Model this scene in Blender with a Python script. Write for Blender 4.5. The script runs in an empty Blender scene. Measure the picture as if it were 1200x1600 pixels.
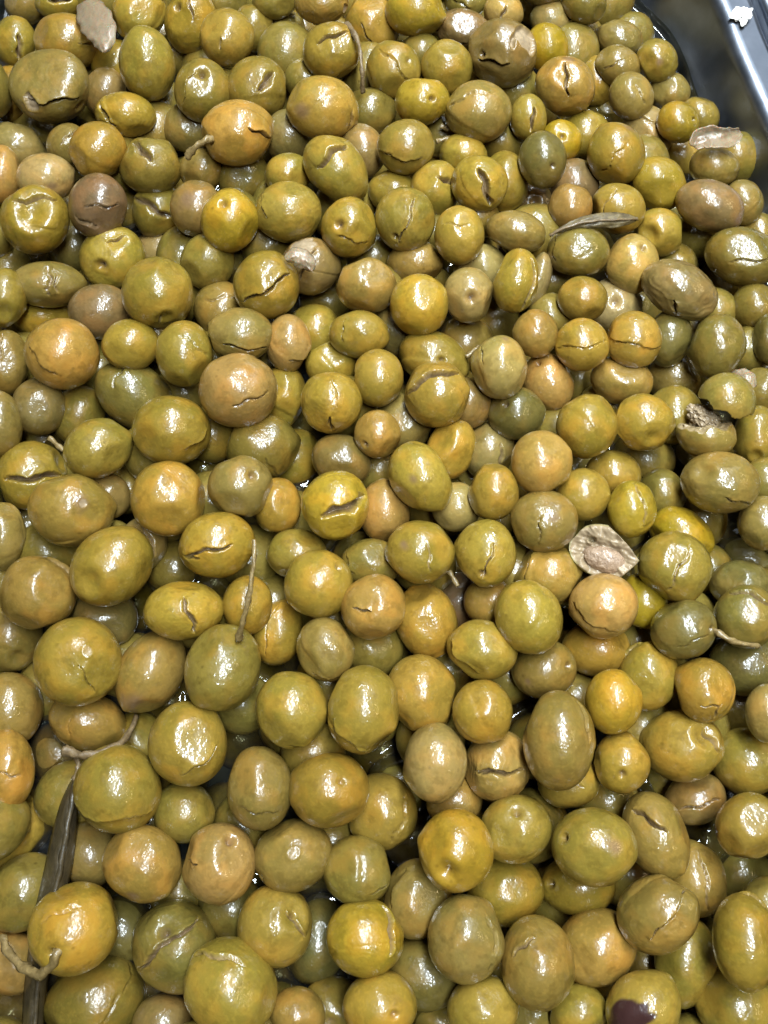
import bpy, bmesh, math, random
import numpy as np
from mathutils import Vector, Matrix

scene = bpy.context.scene
C = scene.collection
# ---------------------------------------------------------------- camera, world, lamps, exposure
TILT = math.radians(15.0)            # lens tipped forward from straight down
ZB = -0.0120                         # brine level
CAM_H = 0.235                        # lens height above the brine
W, H = 1200.0, 1600.0                # pixel frame the measurements are given in
FPX = 1164.0                         # focal length in those pixels (26 mm equivalent)
cam_d = bpy.data.cameras.new('camera')
cam = bpy.data.objects.new('camera', cam_d); C.objects.link(cam)
cam.location = (0, 0, CAM_H); cam.rotation_euler = (TILT, 0, 0)
cam_d.sensor_fit = 'VERTICAL'; cam_d.sensor_height = 36.0; cam_d.lens = 36.0 * FPX / H
cam_d.clip_start = 0.01; cam_d.clip_end = 50
scene.camera = cam
CX = np.array([1.0, 0, 0]); CU = np.array([0, math.cos(TILT), math.sin(TILT)]); CD = np.array([0, math.sin(TILT), -math.cos(TILT)])

world = bpy.data.worlds.new('World'); scene.world = world; world.use_nodes = True
bg = world.node_tree.nodes['Background']
bg.inputs[0].default_value = (1.0, 0.93, 0.84, 1); bg.inputs[1].default_value = 0.02

def area(name, loc, target, sx, sy, power, col, spin=0.0):
    l = bpy.data.lights.new(name, 'AREA'); l.shape = 'RECTANGLE'; l.size = sx; l.size_y = sy; l.energy = power; l.color = col
    o = bpy.data.objects.new(name, l); C.objects.link(o); o.location = loc
    q = (Vector(target) - Vector(loc)).to_track_quat('-Z', 'Y')
    o.rotation_euler = (q.to_matrix() @ Matrix.Rotation(spin, 3, 'Z')).to_euler()
    return o
# the strip lamp of the display counter, low over the pan, running away from the viewer
area('strip_lamp', (0.065, 0.22, 0.47), (0.065, 0.17, 0.0), 0.06, 0.66, 8.6, (0.82, 0.92, 1.0))
# overhead panel added as soft fill; a row of small warm spots to the right
area('overhead_fill', (-0.3, 0.9, 2.4), (0, 0.1, 0), 1.6, 1.2, 4.0, (1.0, 0.95, 0.88))
# far area lamp added to put a pale blue sheen on steel and brine
area('far_sheen_fill', (0.9, 2.3, 1.9), (0, 0.2, 0), 2.0, 1.0, 12.0, (0.80, 0.90, 1.0))
for i, (x, y, z) in enumerate(((0.95, 0.10, 1.05), (1.00, 0.35, 1.05), (0.92, -0.18, 1.0))):
    l = bpy.data.lights.new('warm_spot', 'POINT'); l.energy = 3.6; l.color = (1.0, 0.78, 0.42); l.shadow_soft_size = 0.035
    o = bpy.data.objects.new('warm_spot', l); C.objects.link(o); o.location = (x, y, z)

scene.render.engine = 'CYCLES'
scene.cycles.max_bounces = 5; scene.cycles.diffuse_bounces = 2; scene.cycles.transparent_max_bounces = 8
scene.cycles.caustics_reflective = False; scene.cycles.caustics_refractive = False
scene.cycles.sample_clamp_indirect = 4.0
scene.cycles.use_denoising = True
scene.cycles.use_adaptive_sampling = True; scene.cycles.adaptive_threshold = 0.02
vs = scene.view_settings
vs.view_transform = 'Standard'; vs.look = 'None'; vs.exposure = 0.20; vs.gamma = 1.0; vs.use_curve_mapping = False

# ---------------------------------------------------------------- helpers
def ray(px, py):
    return CD + (px - W / 2) / FPX * CX + (H / 2 - py) / FPX * CU
def at(px, py, z):                   # where the sight line through a pixel meets the level z
    d = ray(px, py); return np.array([0, 0, CAM_H]) + d * ((z - CAM_H) / d[2])
def atd(px, py, depth):              # the point at a depth along the lens axis
    return np.array([0, 0, CAM_H]) + ray(px, py) * depth
# height of the heap's top layer (olive centres) above the brine: (x, y, height) in the photo frame
HEAP = np.array([(0, 0, .004), (300, 60, .012), (600, 40, .016), (900, 60, .010), (1050, 110, .003), (1190, 330, .008),
                 (0, 300, .012), (400, 300, .018), (800, 300, .020), (1050, 350, .018), (0, 700, .012), (400, 700, .014), (800, 700, .019), (1180, 700, .017),
                 (0, 1000, .008), (400, 1000, .010), (800, 1000, .018), (1180, 1000, .016), (0, 1250, .003), (250, 1300, .005), (500, 1300, .008), (800, 1300, .016), (1180, 1300, .018),
                 (50, 1580, .005), (400, 1580, .008), (800, 1580, .014), (1180, 1580, .018)])
def heap_h(px, py):
    w = 1.0 / (((HEAP[:, 0] - px) ** 2 + (HEAP[:, 1] - py) ** 2) + 90.0 ** 2) ** 1.5
    return float((w * HEAP[:, 2]).sum() / w.sum())
def surf_depth(px, py):
    d = ray(px, py); return (heap_h(px, py) - CAM_H) / d[2]

def link(name, me, mat, parent=None):
    o = bpy.data.objects.new(name, me); C.objects.link(o)
    if mat is not None and not me.materials: me.materials.append(mat)
    if parent is not None: o.parent = parent
    return o
def tag(o, label, cat, group=None, kind=None):
    if label: o['label'] = label
    if cat: o['category'] = cat
    if group: o['group'] = group
    if kind: o['kind'] = kind
    return o
def mesh_from(name, v, f, smooth=True):
    me = bpy.data.meshes.new(name)
    me.from_pydata([tuple(map(float, p)) for p in v], [], [tuple(map(int, q)) for q in f])
    if smooth: me.polygons.foreach_set('use_smooth', [True] * len(me.polygons))
    me.update(); return me
def fast_tri_mesh(name, v, f):
    me = bpy.data.meshes.new(name); nf = len(f)
    me.vertices.add(len(v)); me.vertices.foreach_set('co', np.asarray(v, np.float32).ravel())
    me.loops.add(nf * 3); me.loops.foreach_set('vertex_index', np.asarray(f, np.int32).ravel())
    me.polygons.add(nf); me.polygons.foreach_set('loop_start', np.arange(0, nf * 3, 3, dtype=np.int32))
    me.polygons.foreach_set('use_smooth', np.ones(nf, bool))
    me.update(calc_edges=True); return me
def smooth01(a, b, x):
    t = np.clip((x - a) / (b - a), 0, 1); return t * t * (3 - 2 * t)
_ICO = {}
def ico(level):
    if level not in _ICO:
        bm = bmesh.new(); bmesh.ops.create_icosphere(bm, subdivisions=level, radius=1.0)
        v = np.array([p.co[:] for p in bm.verts]); f = np.array([[q.index for q in t.verts] for t in bm.faces]); bm.free()
        _ICO[level] = (v / np.linalg.norm(v, axis=1, keepdims=True), f)
    return _ICO[level]
def snoise(p, rng, freq, octaves=3, waves=5):
    out = np.zeros(len(p)); amp = 2.0 / math.sqrt(waves); tot = 0
    for _ in range(octaves):
        for _ in range(waves):
            k = rng.normal(size=3); k *= freq / np.linalg.norm(k)
            out += amp * np.sin(p @ k + rng.uniform(0, 6.28)) * .5
        tot += amp * math.sqrt(waves) * .5; amp *= .5; freq *= 2.1
    return out / tot

# ---------------------------------------------------------------- materials
def mat(name):
    m = bpy.data.materials.new(name); m.use_nodes = True
    nt = m.node_tree; return m, nt, nt.nodes['Principled BSDF'], nt.nodes['Material Output']
def nd(nt, t, **kw):
    n = nt.nodes.new(t)
    for k, v in kw.items(): setattr(n, k, v)
    return n
def mixc(nt, fac, a, b, mode='MIX'):
    n = nt.nodes.new('ShaderNodeMix'); n.data_type = 'RGBA'; n.blend_type = mode
    for sock, val in ((n.inputs[0], fac), (n.inputs[6], a), (n.inputs[7], b)):
        if isinstance(val, (int, float)): sock.default_value = val
        elif isinstance(val, tuple): sock.default_value = val + (1,) if len(val) == 3 else val
        else: nt.links.new(val, sock)
    return n.outputs[2]
def mapr(nt, x, a, b, c=0.0, d=1.0):
    n = nt.nodes.new('ShaderNodeMapRange'); nt.links.new(x, n.inputs[0])
    n.inputs[1].default_value = a; n.inputs[2].default_value = b; n.inputs[3].default_value = c; n.inputs[4].default_value = d
    return n.outputs[0]
def noise(nt, vec, scale, detail=2.0, rough=.5, dist=0.0):
    n = nt.nodes.new('ShaderNodeTexNoise'); n.inputs['Scale'].default_value = scale; n.inputs['Detail'].default_value = detail
    n.inputs['Roughness'].default_value = rough; n.inputs['Distortion'].default_value = dist
    nt.links.new(vec, n.inputs['Vector']); return n.outputs[0]

def olive_material():
    m, nt, b, out = mat('olive_skin'); L = nt.links.new
    tc = nd(nt, 'ShaderNodeTexCoord'); oi = nd(nt, 'ShaderNodeObjectInfo')
    add = nd(nt, 'ShaderNodeVectorMath', operation='MULTIPLY_ADD')
    comb = nd(nt, 'ShaderNodeCombineXYZ')
    for i in range(3): L(oi.outputs['Random'], comb.inputs[i])
    add.inputs[1].default_value = (7.3, 3.1, 5.7); L(comb.outputs[0], add.inputs[0]); L(tc.outputs['Object'], add.inputs[2])
    P = add.outputs[0]
    n1 = noise(nt, P, 75, 2, .55); n2 = noise(nt, P, 260, 2, .6); n3 = noise(nt, P, 115, 2, .5); n4 = noise(nt, P, 800, 1, .6)
    base = oi.outputs['Color']
    warm = mixc(nt, 1.0, base, (1.25, 1.06, .85), 'MULTIPLY'); green = mixc(nt, 1.0, base, (.78, .84, .74), 'MULTIPLY')
    c = mixc(nt, mapr(nt, n1, .35, .62), green, base)
    c = mixc(nt, mapr(nt, n3, .48, .66, 0, .80), c, warm)
    c = mixc(nt, mapr(nt, n2, .52, .64, 0, .52), c, mixc(nt, 1.0, base, (.62, .60, .50), 'MULTIPLY'))
    c = mixc(nt, mapr(nt, n4, .5, .75, 0, .4), c, mixc(nt, 1.0, base, (1.35, 1.35, 1.2), 'MULTIPLY'))
    # small dark lenticels, sparse and only in patches
    vo = nd(nt, 'ShaderNodeTexVoronoi'); vo.inputs['Scale'].default_value = 420; L(P, vo.inputs['Vector'])
    spot = nd(nt, 'ShaderNodeMath', operation='MULTIPLY')
    L(mapr(nt, vo.outputs['Distance'], .04, .30, .75, 0), spot.inputs[0]); L(mapr(nt, n1, .54, .70), spot.inputs[1])
    c = mixc(nt, spot.outputs[0], c, mixc(nt, 1.0, base, (.50, .46, .40), 'MULTIPLY'))
    at_ = nd(nt, 'ShaderNodeAttribute', attribute_name='mask'); sep = nd(nt, 'ShaderNodeSeparateColor'); L(at_.outputs['Color'], sep.inputs[0])
    c = mixc(nt, mapr(nt, sep.outputs[2], 0, 1, 0, .68), c, mixc(nt, n2, (.10, .055, .03), (.20, .12, .07)))
    c = mixc(nt, at_.outputs['Alpha'], c, (.034, .014, .012))
    c = mixc(nt, sep.outputs[0], c, mixc(nt, n2, (.13, .085, .04), (.30, .21, .11)))
    c = mixc(nt, sep.outputs[1], c, mixc(nt, n2, (.18, .125, .068), (.36, .275, .17)))
    L(c, b.inputs['Base Color'])
    b.inputs['Roughness'].default_value = .34; b.inputs['IOR'].default_value = 1.36
    L(mapr(nt, sep.outputs[1], 0, 1, .85, .15), b.inputs['Coat Weight'])
    L(mapr(nt, n3, .35, .7, .07, .24), b.inputs['Coat Roughness']); b.inputs['Coat IOR'].default_value = 1.36
    fine = noise(nt, P, 780, 1, .6)
    bu = nd(nt, 'ShaderNodeBump'); bu.inputs['Strength'].default_value = .50; bu.inputs['Distance'].default_value = .0006
    mx = nd(nt, 'ShaderNodeMath', operation='MULTIPLY_ADD'); L(fine, mx.inputs[0]); mx.inputs[1].default_value = .80; L(n2, mx.inputs[2])
    L(mx.outputs[0], bu.inputs['Height']); L(bu.outputs[0], b.inputs['Coat Normal'])
    bu2 = nd(nt, 'ShaderNodeBump'); bu2.inputs['Strength'].default_value = .18; bu2.inputs['Distance'].default_value = .0005
    L(fine, bu2.inputs['Height']); L(bu2.outputs[0], b.inputs['Normal'])
    return m
M_OLIVE = olive_material()

def simple(name, ca, cb, scale, rough, bump=.3, metal=0, coat=0.0, sss=0.0, stretch=None, dist=.0004):
    m, nt, b, out = mat(name); L = nt.links.new
    tc = nd(nt, 'ShaderNodeTexCoord'); vec = tc.outputs['Object']
    if stretch:
        mp = nd(nt, 'ShaderNodeMapping'); mp.inputs['Scale'].default_value = stretch; L(vec, mp.inputs[0]); vec = mp.outputs[0]
    n = noise(nt, vec, scale, 4, .6, .4)
    L(mixc(nt, mapr(nt, n, .3, .7), ca, cb), b.inputs['Base Color'])
    b.inputs['Roughness'].default_value = rough; b.inputs['Metallic'].default_value = metal; b.inputs['Coat Weight'].default_value = coat
    b.inputs['Coat Roughness'].default_value = .12
    if sss: b.inputs['Subsurface Weight'].default_value = sss; b.inputs['Subsurface Scale'].default_value = .002
    bu = nd(nt, 'ShaderNodeBump'); bu.inputs['Strength'].default_value = bump; bu.inputs['Distance'].default_value = dist
    L(n, bu.inputs['Height']); L(bu.outputs[0], b.inputs['Normal'])
    return m
M_STEM = simple('olive_stem', (.125, .082, .028), (.25, .175, .066), 700, .45, .8, coat=.35)
M_TWIG = simple('twig_bark', (.085, .055, .024), (.185, .125, .058), 600, .5, .9, coat=.25)
M_LEAF = simple('dry_leaf', (.060, .042, .018), (.13, .095, .035), 500, .6, .8, coat=.05)
M_WETLEAF = simple('wet_leaf', (.030, .023, .012), (.065, .048, .024), 500, .42, .7, coat=.25)
M_SCAR = simple('stem_scar', (.045, .026, .012), (.14, .085, .035), 1500, .5, .6, coat=.4)
M_PIT = simple('olive_stone', (.21, .135, .08), (.34, .235, .15), 700, .45, .8, coat=.25, dist=.001)
M_CRUMB = simple('white_crumb', (.62, .60, .55), (.80, .78, .74), 900, .55, .4)
def steel_material():
    m, nt, b, out = mat('brushed_steel'); L = nt.links.new
    tc = nd(nt, 'ShaderNodeTexCoord'); n = noise(nt, tc.outputs['Object'], 60, 4, .6); n2 = noise(nt, tc.outputs['Object'], 900, 2, .5)
    b.inputs['Metallic'].default_value = 1.0
    L(mixc(nt, mapr(nt, n, .35, .7), (.18, .20, .235), (.245, .265, .305)), b.inputs['Base Color'])
    L(mapr(nt, n, .3, .7, .33, .42), b.inputs['Roughness'])
    bu = nd(nt, 'ShaderNodeBump'); bu.inputs['Strength'].default_value = .06; bu.inputs['Distance'].default_value = .0003
    L(n2, bu.inputs['Height']); L(bu.outputs[0], b.inputs['Normal']); return m
M_STEEL = steel_material()
def brine_material():
    m, nt, b, out = mat('brine'); L = nt.links.new
    nt.nodes.remove(b)
    tr = nd(nt, 'ShaderNodeBsdfTransparent'); tr.inputs[0].default_value = (.64, .62, .45, 1)
    gl = nd(nt, 'ShaderNodeBsdfGlossy'); gl.inputs['Roughness'].default_value = .03
    fr = nd(nt, 'ShaderNodeFresnel'); fr.inputs[0].default_value = 1.36
    tc = nd(nt, 'ShaderNodeTexCoord'); n = noise(nt, tc.outputs['Object'], 160, 2, .5)
    bu = nd(nt, 'ShaderNodeBump'); bu.inputs['Strength'].default_value = .12; bu.inputs['Distance'].default_value = .001
    L(n, bu.inputs['Height']); L(bu.outputs[0], gl.inputs['Normal']); L(bu.outputs[0], fr.inputs['Normal'])
    mx = nd(nt, 'ShaderNodeMixShader'); L(fr.outputs[0], mx.inputs[0]); L(tr.outputs[0], mx.inputs[1]); L(gl.outputs[0], mx.inputs[2])
    # pale blue diffuse mixed in to imitate the sheen reflected on the brine
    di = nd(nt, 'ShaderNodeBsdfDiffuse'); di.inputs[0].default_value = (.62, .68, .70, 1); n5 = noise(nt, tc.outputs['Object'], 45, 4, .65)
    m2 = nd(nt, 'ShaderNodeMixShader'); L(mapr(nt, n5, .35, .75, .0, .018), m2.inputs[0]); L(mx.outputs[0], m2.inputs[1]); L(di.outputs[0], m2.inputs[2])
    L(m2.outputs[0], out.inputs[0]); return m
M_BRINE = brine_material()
def skin_flake_material():
    m, nt, b, out = mat('translucent_skin'); L = nt.links.new
    tc = nd(nt, 'ShaderNodeTexCoord'); n = noise(nt, tc.outputs['Object'], 320, 3, .6, .8)
    L(mixc(nt, mapr(nt, n, .3, .7), (.20, .135, .075), (.36, .28, .18)), b.inputs['Base Color'])
    b.inputs['Roughness'].default_value = .38; b.inputs['Coat Weight'].default_value = .35; b.inputs['Coat Roughness'].default_value = .2
    b.inputs['Subsurface Weight'].default_value = .3; b.inputs['Subsurface Scale'].default_value = .001
    L(mapr(nt, n, .40, .68, .85, .40), b.inputs['Alpha'])
    bu = nd(nt, 'ShaderNodeBump'); bu.inputs['Strength'].default_value = .6; bu.inputs['Distance'].default_value = .0006
    L(n, bu.inputs['Height']); L(bu.outputs[0], b.inputs['Normal']); return m
M_FLAKE = skin_flake_material()
# ---------------------------------------------------------------- olive catalogue
# one line per olive, measured on 400-px tiles of the photograph enlarged three times:
# x y rx ry angle layer colour | features | label ; short name
# features: c x,y,ang,len,open,step (split)   s x,y,size (stem scar)   d x,y,size,depth (dent)
#           n x,y,size,height (nub)           t x,y,size,depth (torn to the flesh)   w amount (wrinkles)
#           b x,y,size (brown bruise)
TILES = {
(0, 0): """
65 195 100 118 0 .6 y | c 82,225,95,.45,.10,.03 | yellowish olive with a gaping vertical split, beside the brine in one corner ; the corner olive with a vertical split
318 203 160 126 25 .1 m | c 420,208,8,.35,.02,.05 |
285 0 115 85 0 .8 y | c 280,2,5,.4,.09,0 |
130 8 55 60 0 1.5 gb
650 70 127 128 0 .9 y
893 105 122 147 0 .2 y | s 838,40,.2 c 900,40,80,.4,.03,.04 |
1070 182 126 138 0 0 mg | c 1030,200,100,.2,.02,.03 |
1185 140 95 112 0 .9 g
232 414 188 166 25 0 gb | d 190,330,.75,.22 t 140,480,.2,.10 c 230,470,-5,.6,.035,.09 s 352,490,.16 | large dented green olive with a ragged tear across its side ; the large dented torn olive
45 445 105 127 0 .7 m
487 430 101 112 0 .7 b | w .5 |
545 305 55 55 0 1.8 y
692 313 174 130 80 -.4 yg | n 660,150,.3,.05 | tall egg-shaped yellow-green olive standing above its neighbours in the upper left ; the tall egg-shaped olive
830 245 62 84 0 1.8 bd | w .9 |
588 545 147 102 17 .1 y | c 485,540,60,.55,.09,.04 | olive with a flap torn open at its left end ; the olive with the torn left end
765 490 95 68 0 1.9 d
952 427 133 148 0 0 g | s 955,350,.24 c 868,430,118,.6,.03,.06 | green olive with a round navel and a curved split beside it ; the green olive with the navel
1215 420 142 152 0 .7 g | c 1255,385,-50,.35,.10,.04 w .3 |
1118 615 170 154 0 -.4 mo | s 985,655,.14 c 1230,625,20,.4,.03,.08 | plump golden olive with a short bent stem on its left side ; the golden olive with the short bent stem
890 600 84 118 0 1.6 bg
795 650 65 88 0 2.4 d
945 790 104 102 0 1.1 gb
1140 825 112 96 0 1.7 dg
70 690 142 106 25 .9 gp | w .8 |
160 640 92 78 0 1.7 b
315 675 98 99 0 1.1 gb | c 330,640,-40,.5,.02,.04 |
458 698 134 132 0 0 m | | round glossy mustard olive without any mark, in the upper left ; the round glossy mustard olive
8 820 100 132 0 .6 o
218 840 138 113 10 .5 op | w .6 b 235,870,.25 |
705 774 148 132 12 .5 g | c 672,712,55,.42,.09,.06 | green olive with one deep diagonal gash on its upper left ; the green olive with the diagonal gash
458 957 143 149 0 0 k | c 480,965,5,.5,.018,.05 c 400,1040,20,.4,.02,-.04 | brown creased olive, the darkest brown one in the upper left ; the dark brown creased olive
580 990 70 106 0 .9 g
742 980 118 133 0 .6 g | c 712,972,30,.75,.10,.05 | olive split open like a mouth, gap running down to the right ; the olive split like a mouth
912 985 122 133 0 .7 b | w .5 b 880,930,.5 |
1080 1034 131 147 0 -.1 yw | s 1053,960,.2 |
163 1050 166 160 0 0 y | d 160,985,.42,.16 c 180,940,-3,.5,.03,.06 | big yellow olive with a sunken pool-like hollow on top, at the left edge ; the olive with the sunken hollow
533 1200 158 146 0 0 y | s 470,1245,.22 c 555,1112,-25,.3,.03,.06 d 560,1110,.3,.06 |
745 1170 95 84 0 1.2 po
968 1228 127 128 0 .7 g | d 915,1165,.3,.06 |
345 1150 62 72 0 2.4 d
-35 1090 62 75 0 1.8 y
1180 950 55 55 0 1.9 y
1050 -5 70 50 0 1.5 dg
955 275 45 35 0 2.4 b
""",
(400, 0): """
95 0 105 76 0 .8 g
140 140 96 92 0 1 dg | n 95,95,.3,.10 d 190,90,.3,.08 |
318 25 126 104 0 .4 mb | t 435,40,.22,.06 |
350 243 134 136 0 .1 yg | c 360,178,-24,.5,.03,.10 w .2 c 470,200,80,.3,.02,.05 | olive with a raised lip of skin, crossed by the tip of a thin twig ; the olive with a raised lip of skin
548 125 146 122 75 .3 m | c 520,160,60,.4,.02,.04 |
475 8 55 40 0 1.8 y
745 60 136 120 0 .2 yw
850 70 55 90 0 1.1 b
970 142 123 98 5 .6 kb | w 1.1 d 980,110,.4,.08 c 965,200,-40,.3,.04,.05 |
985 8 97 64 0 .9 y | c 960,15,25,.5,.03,.06 |
1165 55 84 60 0 .8 mp | c 1160,60,-60,.3,.06,.05 |
770 245 78 72 0 1 mb
640 333 128 134 0 .1 g | c 650,300,50,.7,.014,.05 s 715,290,.10 | green olive with a tiny dark pinhole and a curved skin fold ; the green olive with a pinhole
892 328 121 130 0 .3 yg | d 900,230,.35,.09 |
1157 247 156 162 0 -.3 kg | t 1270,190,.42,.14 c 1110,288,2,.42,.05,.10 s 1055,255,.13 | grey-brown olive torn open to its pinkish flesh, at the top right of centre ; the grey-brown torn olive
772 475 124 115 0 -.1 yw | s 825,465,.15 | bright olive with a small open stem hole, near the top centre ; the bright olive with a stem hole
1045 525 155 142 -20 -.2 gb | c 1000,455,-15,.6,.012,.04 w .2 | large grey-green olive with a pale streak, upper right of centre ; the large grey-green streaked olive
322 517 170 148 15 -.2 m | b 220,520,.4 c 460,560,75,.3,.02,.05 | big golden olive with a flattened top, beside the twig near the top ; the big golden olive by the twig
540 530 86 102 0 1.5 gd
118 300 106 97 0 1.1 y
235 372 97 78 0 .9 gy
150 640 97 107 0 1.7 bd
500 710 100 127 -10 .8 b
714 685 134 133 0 -.2 mg | c 670,738,8,.7,.018,.06 | round olive with a smiling curved crack along its lower side ; the olive with the smiling crack
382 793 170 132 55 0 gy | c 355,725,-45,.6,.05,.10 | olive with a deep diagonal crack and a raised lip, upper centre left ; the olive with the deep diagonal crack
145 812 108 94 0 .9 gy
153 988 157 141 8 .1 gy | c 30,960,60,.4,.03,.05 | wide plain green olive with a faint side fold, under the stemmed golden olive ; the wide plain green olive
434 1058 129 143 0 0 y | s 390,1055,.22 c 450,1125,25,.5,.014,.04 |
637 892 114 98 0 .9 gy
697 1025 137 151 0 0 gy | c 712,1040,-68,.7,.025,.06 s 655,1105,.14 | olive with a long curving crack ending in its stem scar ; the olive cracked down to its scar
840 880 114 133 0 .8 gy | c 895,850,8,.35,.06,.05 |
975 728 113 84 0 1 y
1052 855 133 131 0 0 y | c 1080,880,72,.65,.11,.05 | olive with a jagged open tear showing pinkish flesh, upper right of centre ; the olive with the jagged tear
1172 850 108 146 0 .8 yg
957 1108 114 139 0 .1 my | c 950,1058,2,.5,.016,0 | mustard olive with a straight thin horizontal cut near its top ; the olive with the thin straight cut
1035 1020 52 66 0 1 b
1222 1082 140 97 10 .5 bg | w .5 |
815 1100 55 82 0 1.6 b
262 1248 136 136 0 .2 b | t 220,1160,.42,.02 c 240,1240,-60,.5,.03,.08 | small brown olive with a ragged flap of pale skin peeling off its top ; the olive with the peeling flap
745 1228 126 92 0 .8 mb
560 1200 72 55 0 2.1 d
870 620 42 62 0 2.4 d
1140 665 86 62 0 1.5 gd
1040 370 62 44 0 2.4 d
50 1135 92 72 0 1.8 dg
""",
(800, 0): """
160 228 101 116 0 .7 w | | bright yellow olive squeezed beside the grey-brown torn one near the top ; the bright yellow squeezed olive
130 40 72 54 0 1.4 g
185 92 96 68 0 1 gp
343 20 103 100 0 .2 dg | w .2 |
298 196 62 86 0 1.1 po | c 310,190,85,.5,.02,.04 |
342 176 62 101 0 .9 gb
445 85 38 48 0 1.8 ob
410 132 40 40 0 1.9 o
500 182 111 84 5 .8 gb | w 1 |
500 302 106 96 0 .6 gb | c 480,300,-35,.4,.018,.05 w .4 |
685 285 98 102 0 .1 gy | b 690,290,.25 | green-yellow olive against the steel wall, nearest to the brine edge ; the olive nearest the brine edge
254 409 140 138 0 -.3 mb | d 250,350,.34,.10 c 250,370,85,.5,.05,.07 b 255,295,.3 | brownish olive with a collapsed star-shaped crease and dark tip, near the top right ; the olive with the star-shaped crease
388 392 70 120 0 .7 my
556 455 104 111 0 .3 gb | c 600,440,60,.4,.015,.04 |
742 436 98 86 0 .9 gb
780 570 102 96 0 .1 wg | s 855,560,.16 | bright lime olive with a dark pit at its right end, near the steel wall ; the lime olive with a dark end
882 552 60 88 0 .9 g
634 628 122 124 0 .5 bp | c 620,565,25,.7,.012,.05 |
77 551 85 109 0 .2 gy | c 98,560,100,.45,.08,.06 |
25 425 58 48 0 1.8 y
225 658 82 90 0 .7 w | s 232,640,.22 |
338 628 102 108 0 1.3 y
440 560 68 60 0 1.6 ob
483 724 136 142 0 -.2 gy | b 530,600,.4 c 480,740,-55,.6,.010,.03 | large green-gold olive with a brown bruised top, upper right ; the large olive with a bruised top
140 745 110 136 0 0 d | s 190,775,.12 w .3 | dark green wrinkled olive in the upper right, left of the large bruised one ; the dark green wrinkled olive
285 850 101 92 0 1.5 kb
271 968 97 108 0 .8 ob
110 955 76 83 0 1.7 b | s 105,945,.25 |
500 975 127 117 0 .6 my | c 448,945,112,.6,.025,.04 | yellow olive with a vertical crack, right behind the dry leaf ; the cracked olive behind the leaf
320 1184 146 122 0 .2 dg | c 200,1170,80,.4,.012,.03 | smooth dark green olive lying under the dry leaf ; the dark green olive under the leaf
688 865 136 122 25 .5 gw | d 640,940,.3,.05 |
795 740 80 76 0 1.5 g
940 785 118 90 -8 .8 gb
1050 735 32 52 0 1.7 g
1078 820 34 48 0 1.7 g
930 967 162 118 10 -.1 kb | b 915,858,.25 b 1060,1030,.3 | large purplish-brown olive with a dark spot on top, beside the steel wall ; the large purplish-brown olive
1080 948 64 102 0 .8 bg
1018 1052 78 66 0 1.5 b
698 1090 117 111 0 .2 gy | d 645,1100,.34,.16 | olive with a deep soft hollow in its left flank, near the steel wall ; the olive with the hollow flank
572 1244 124 137 0 .1 yp | s 605,1160,.2 n 605,1160,.2,.03 |
885 1162 112 78 0 1.5 d
1080 1213 182 136 8 -.1 dg | c 1130,1220,-8,.5,.014,.04 | big dark green olive touching the right edge, below the purplish-brown one ; the big dark olive at the right edge
1145 1100 72 48 0 1 dg
""",
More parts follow.
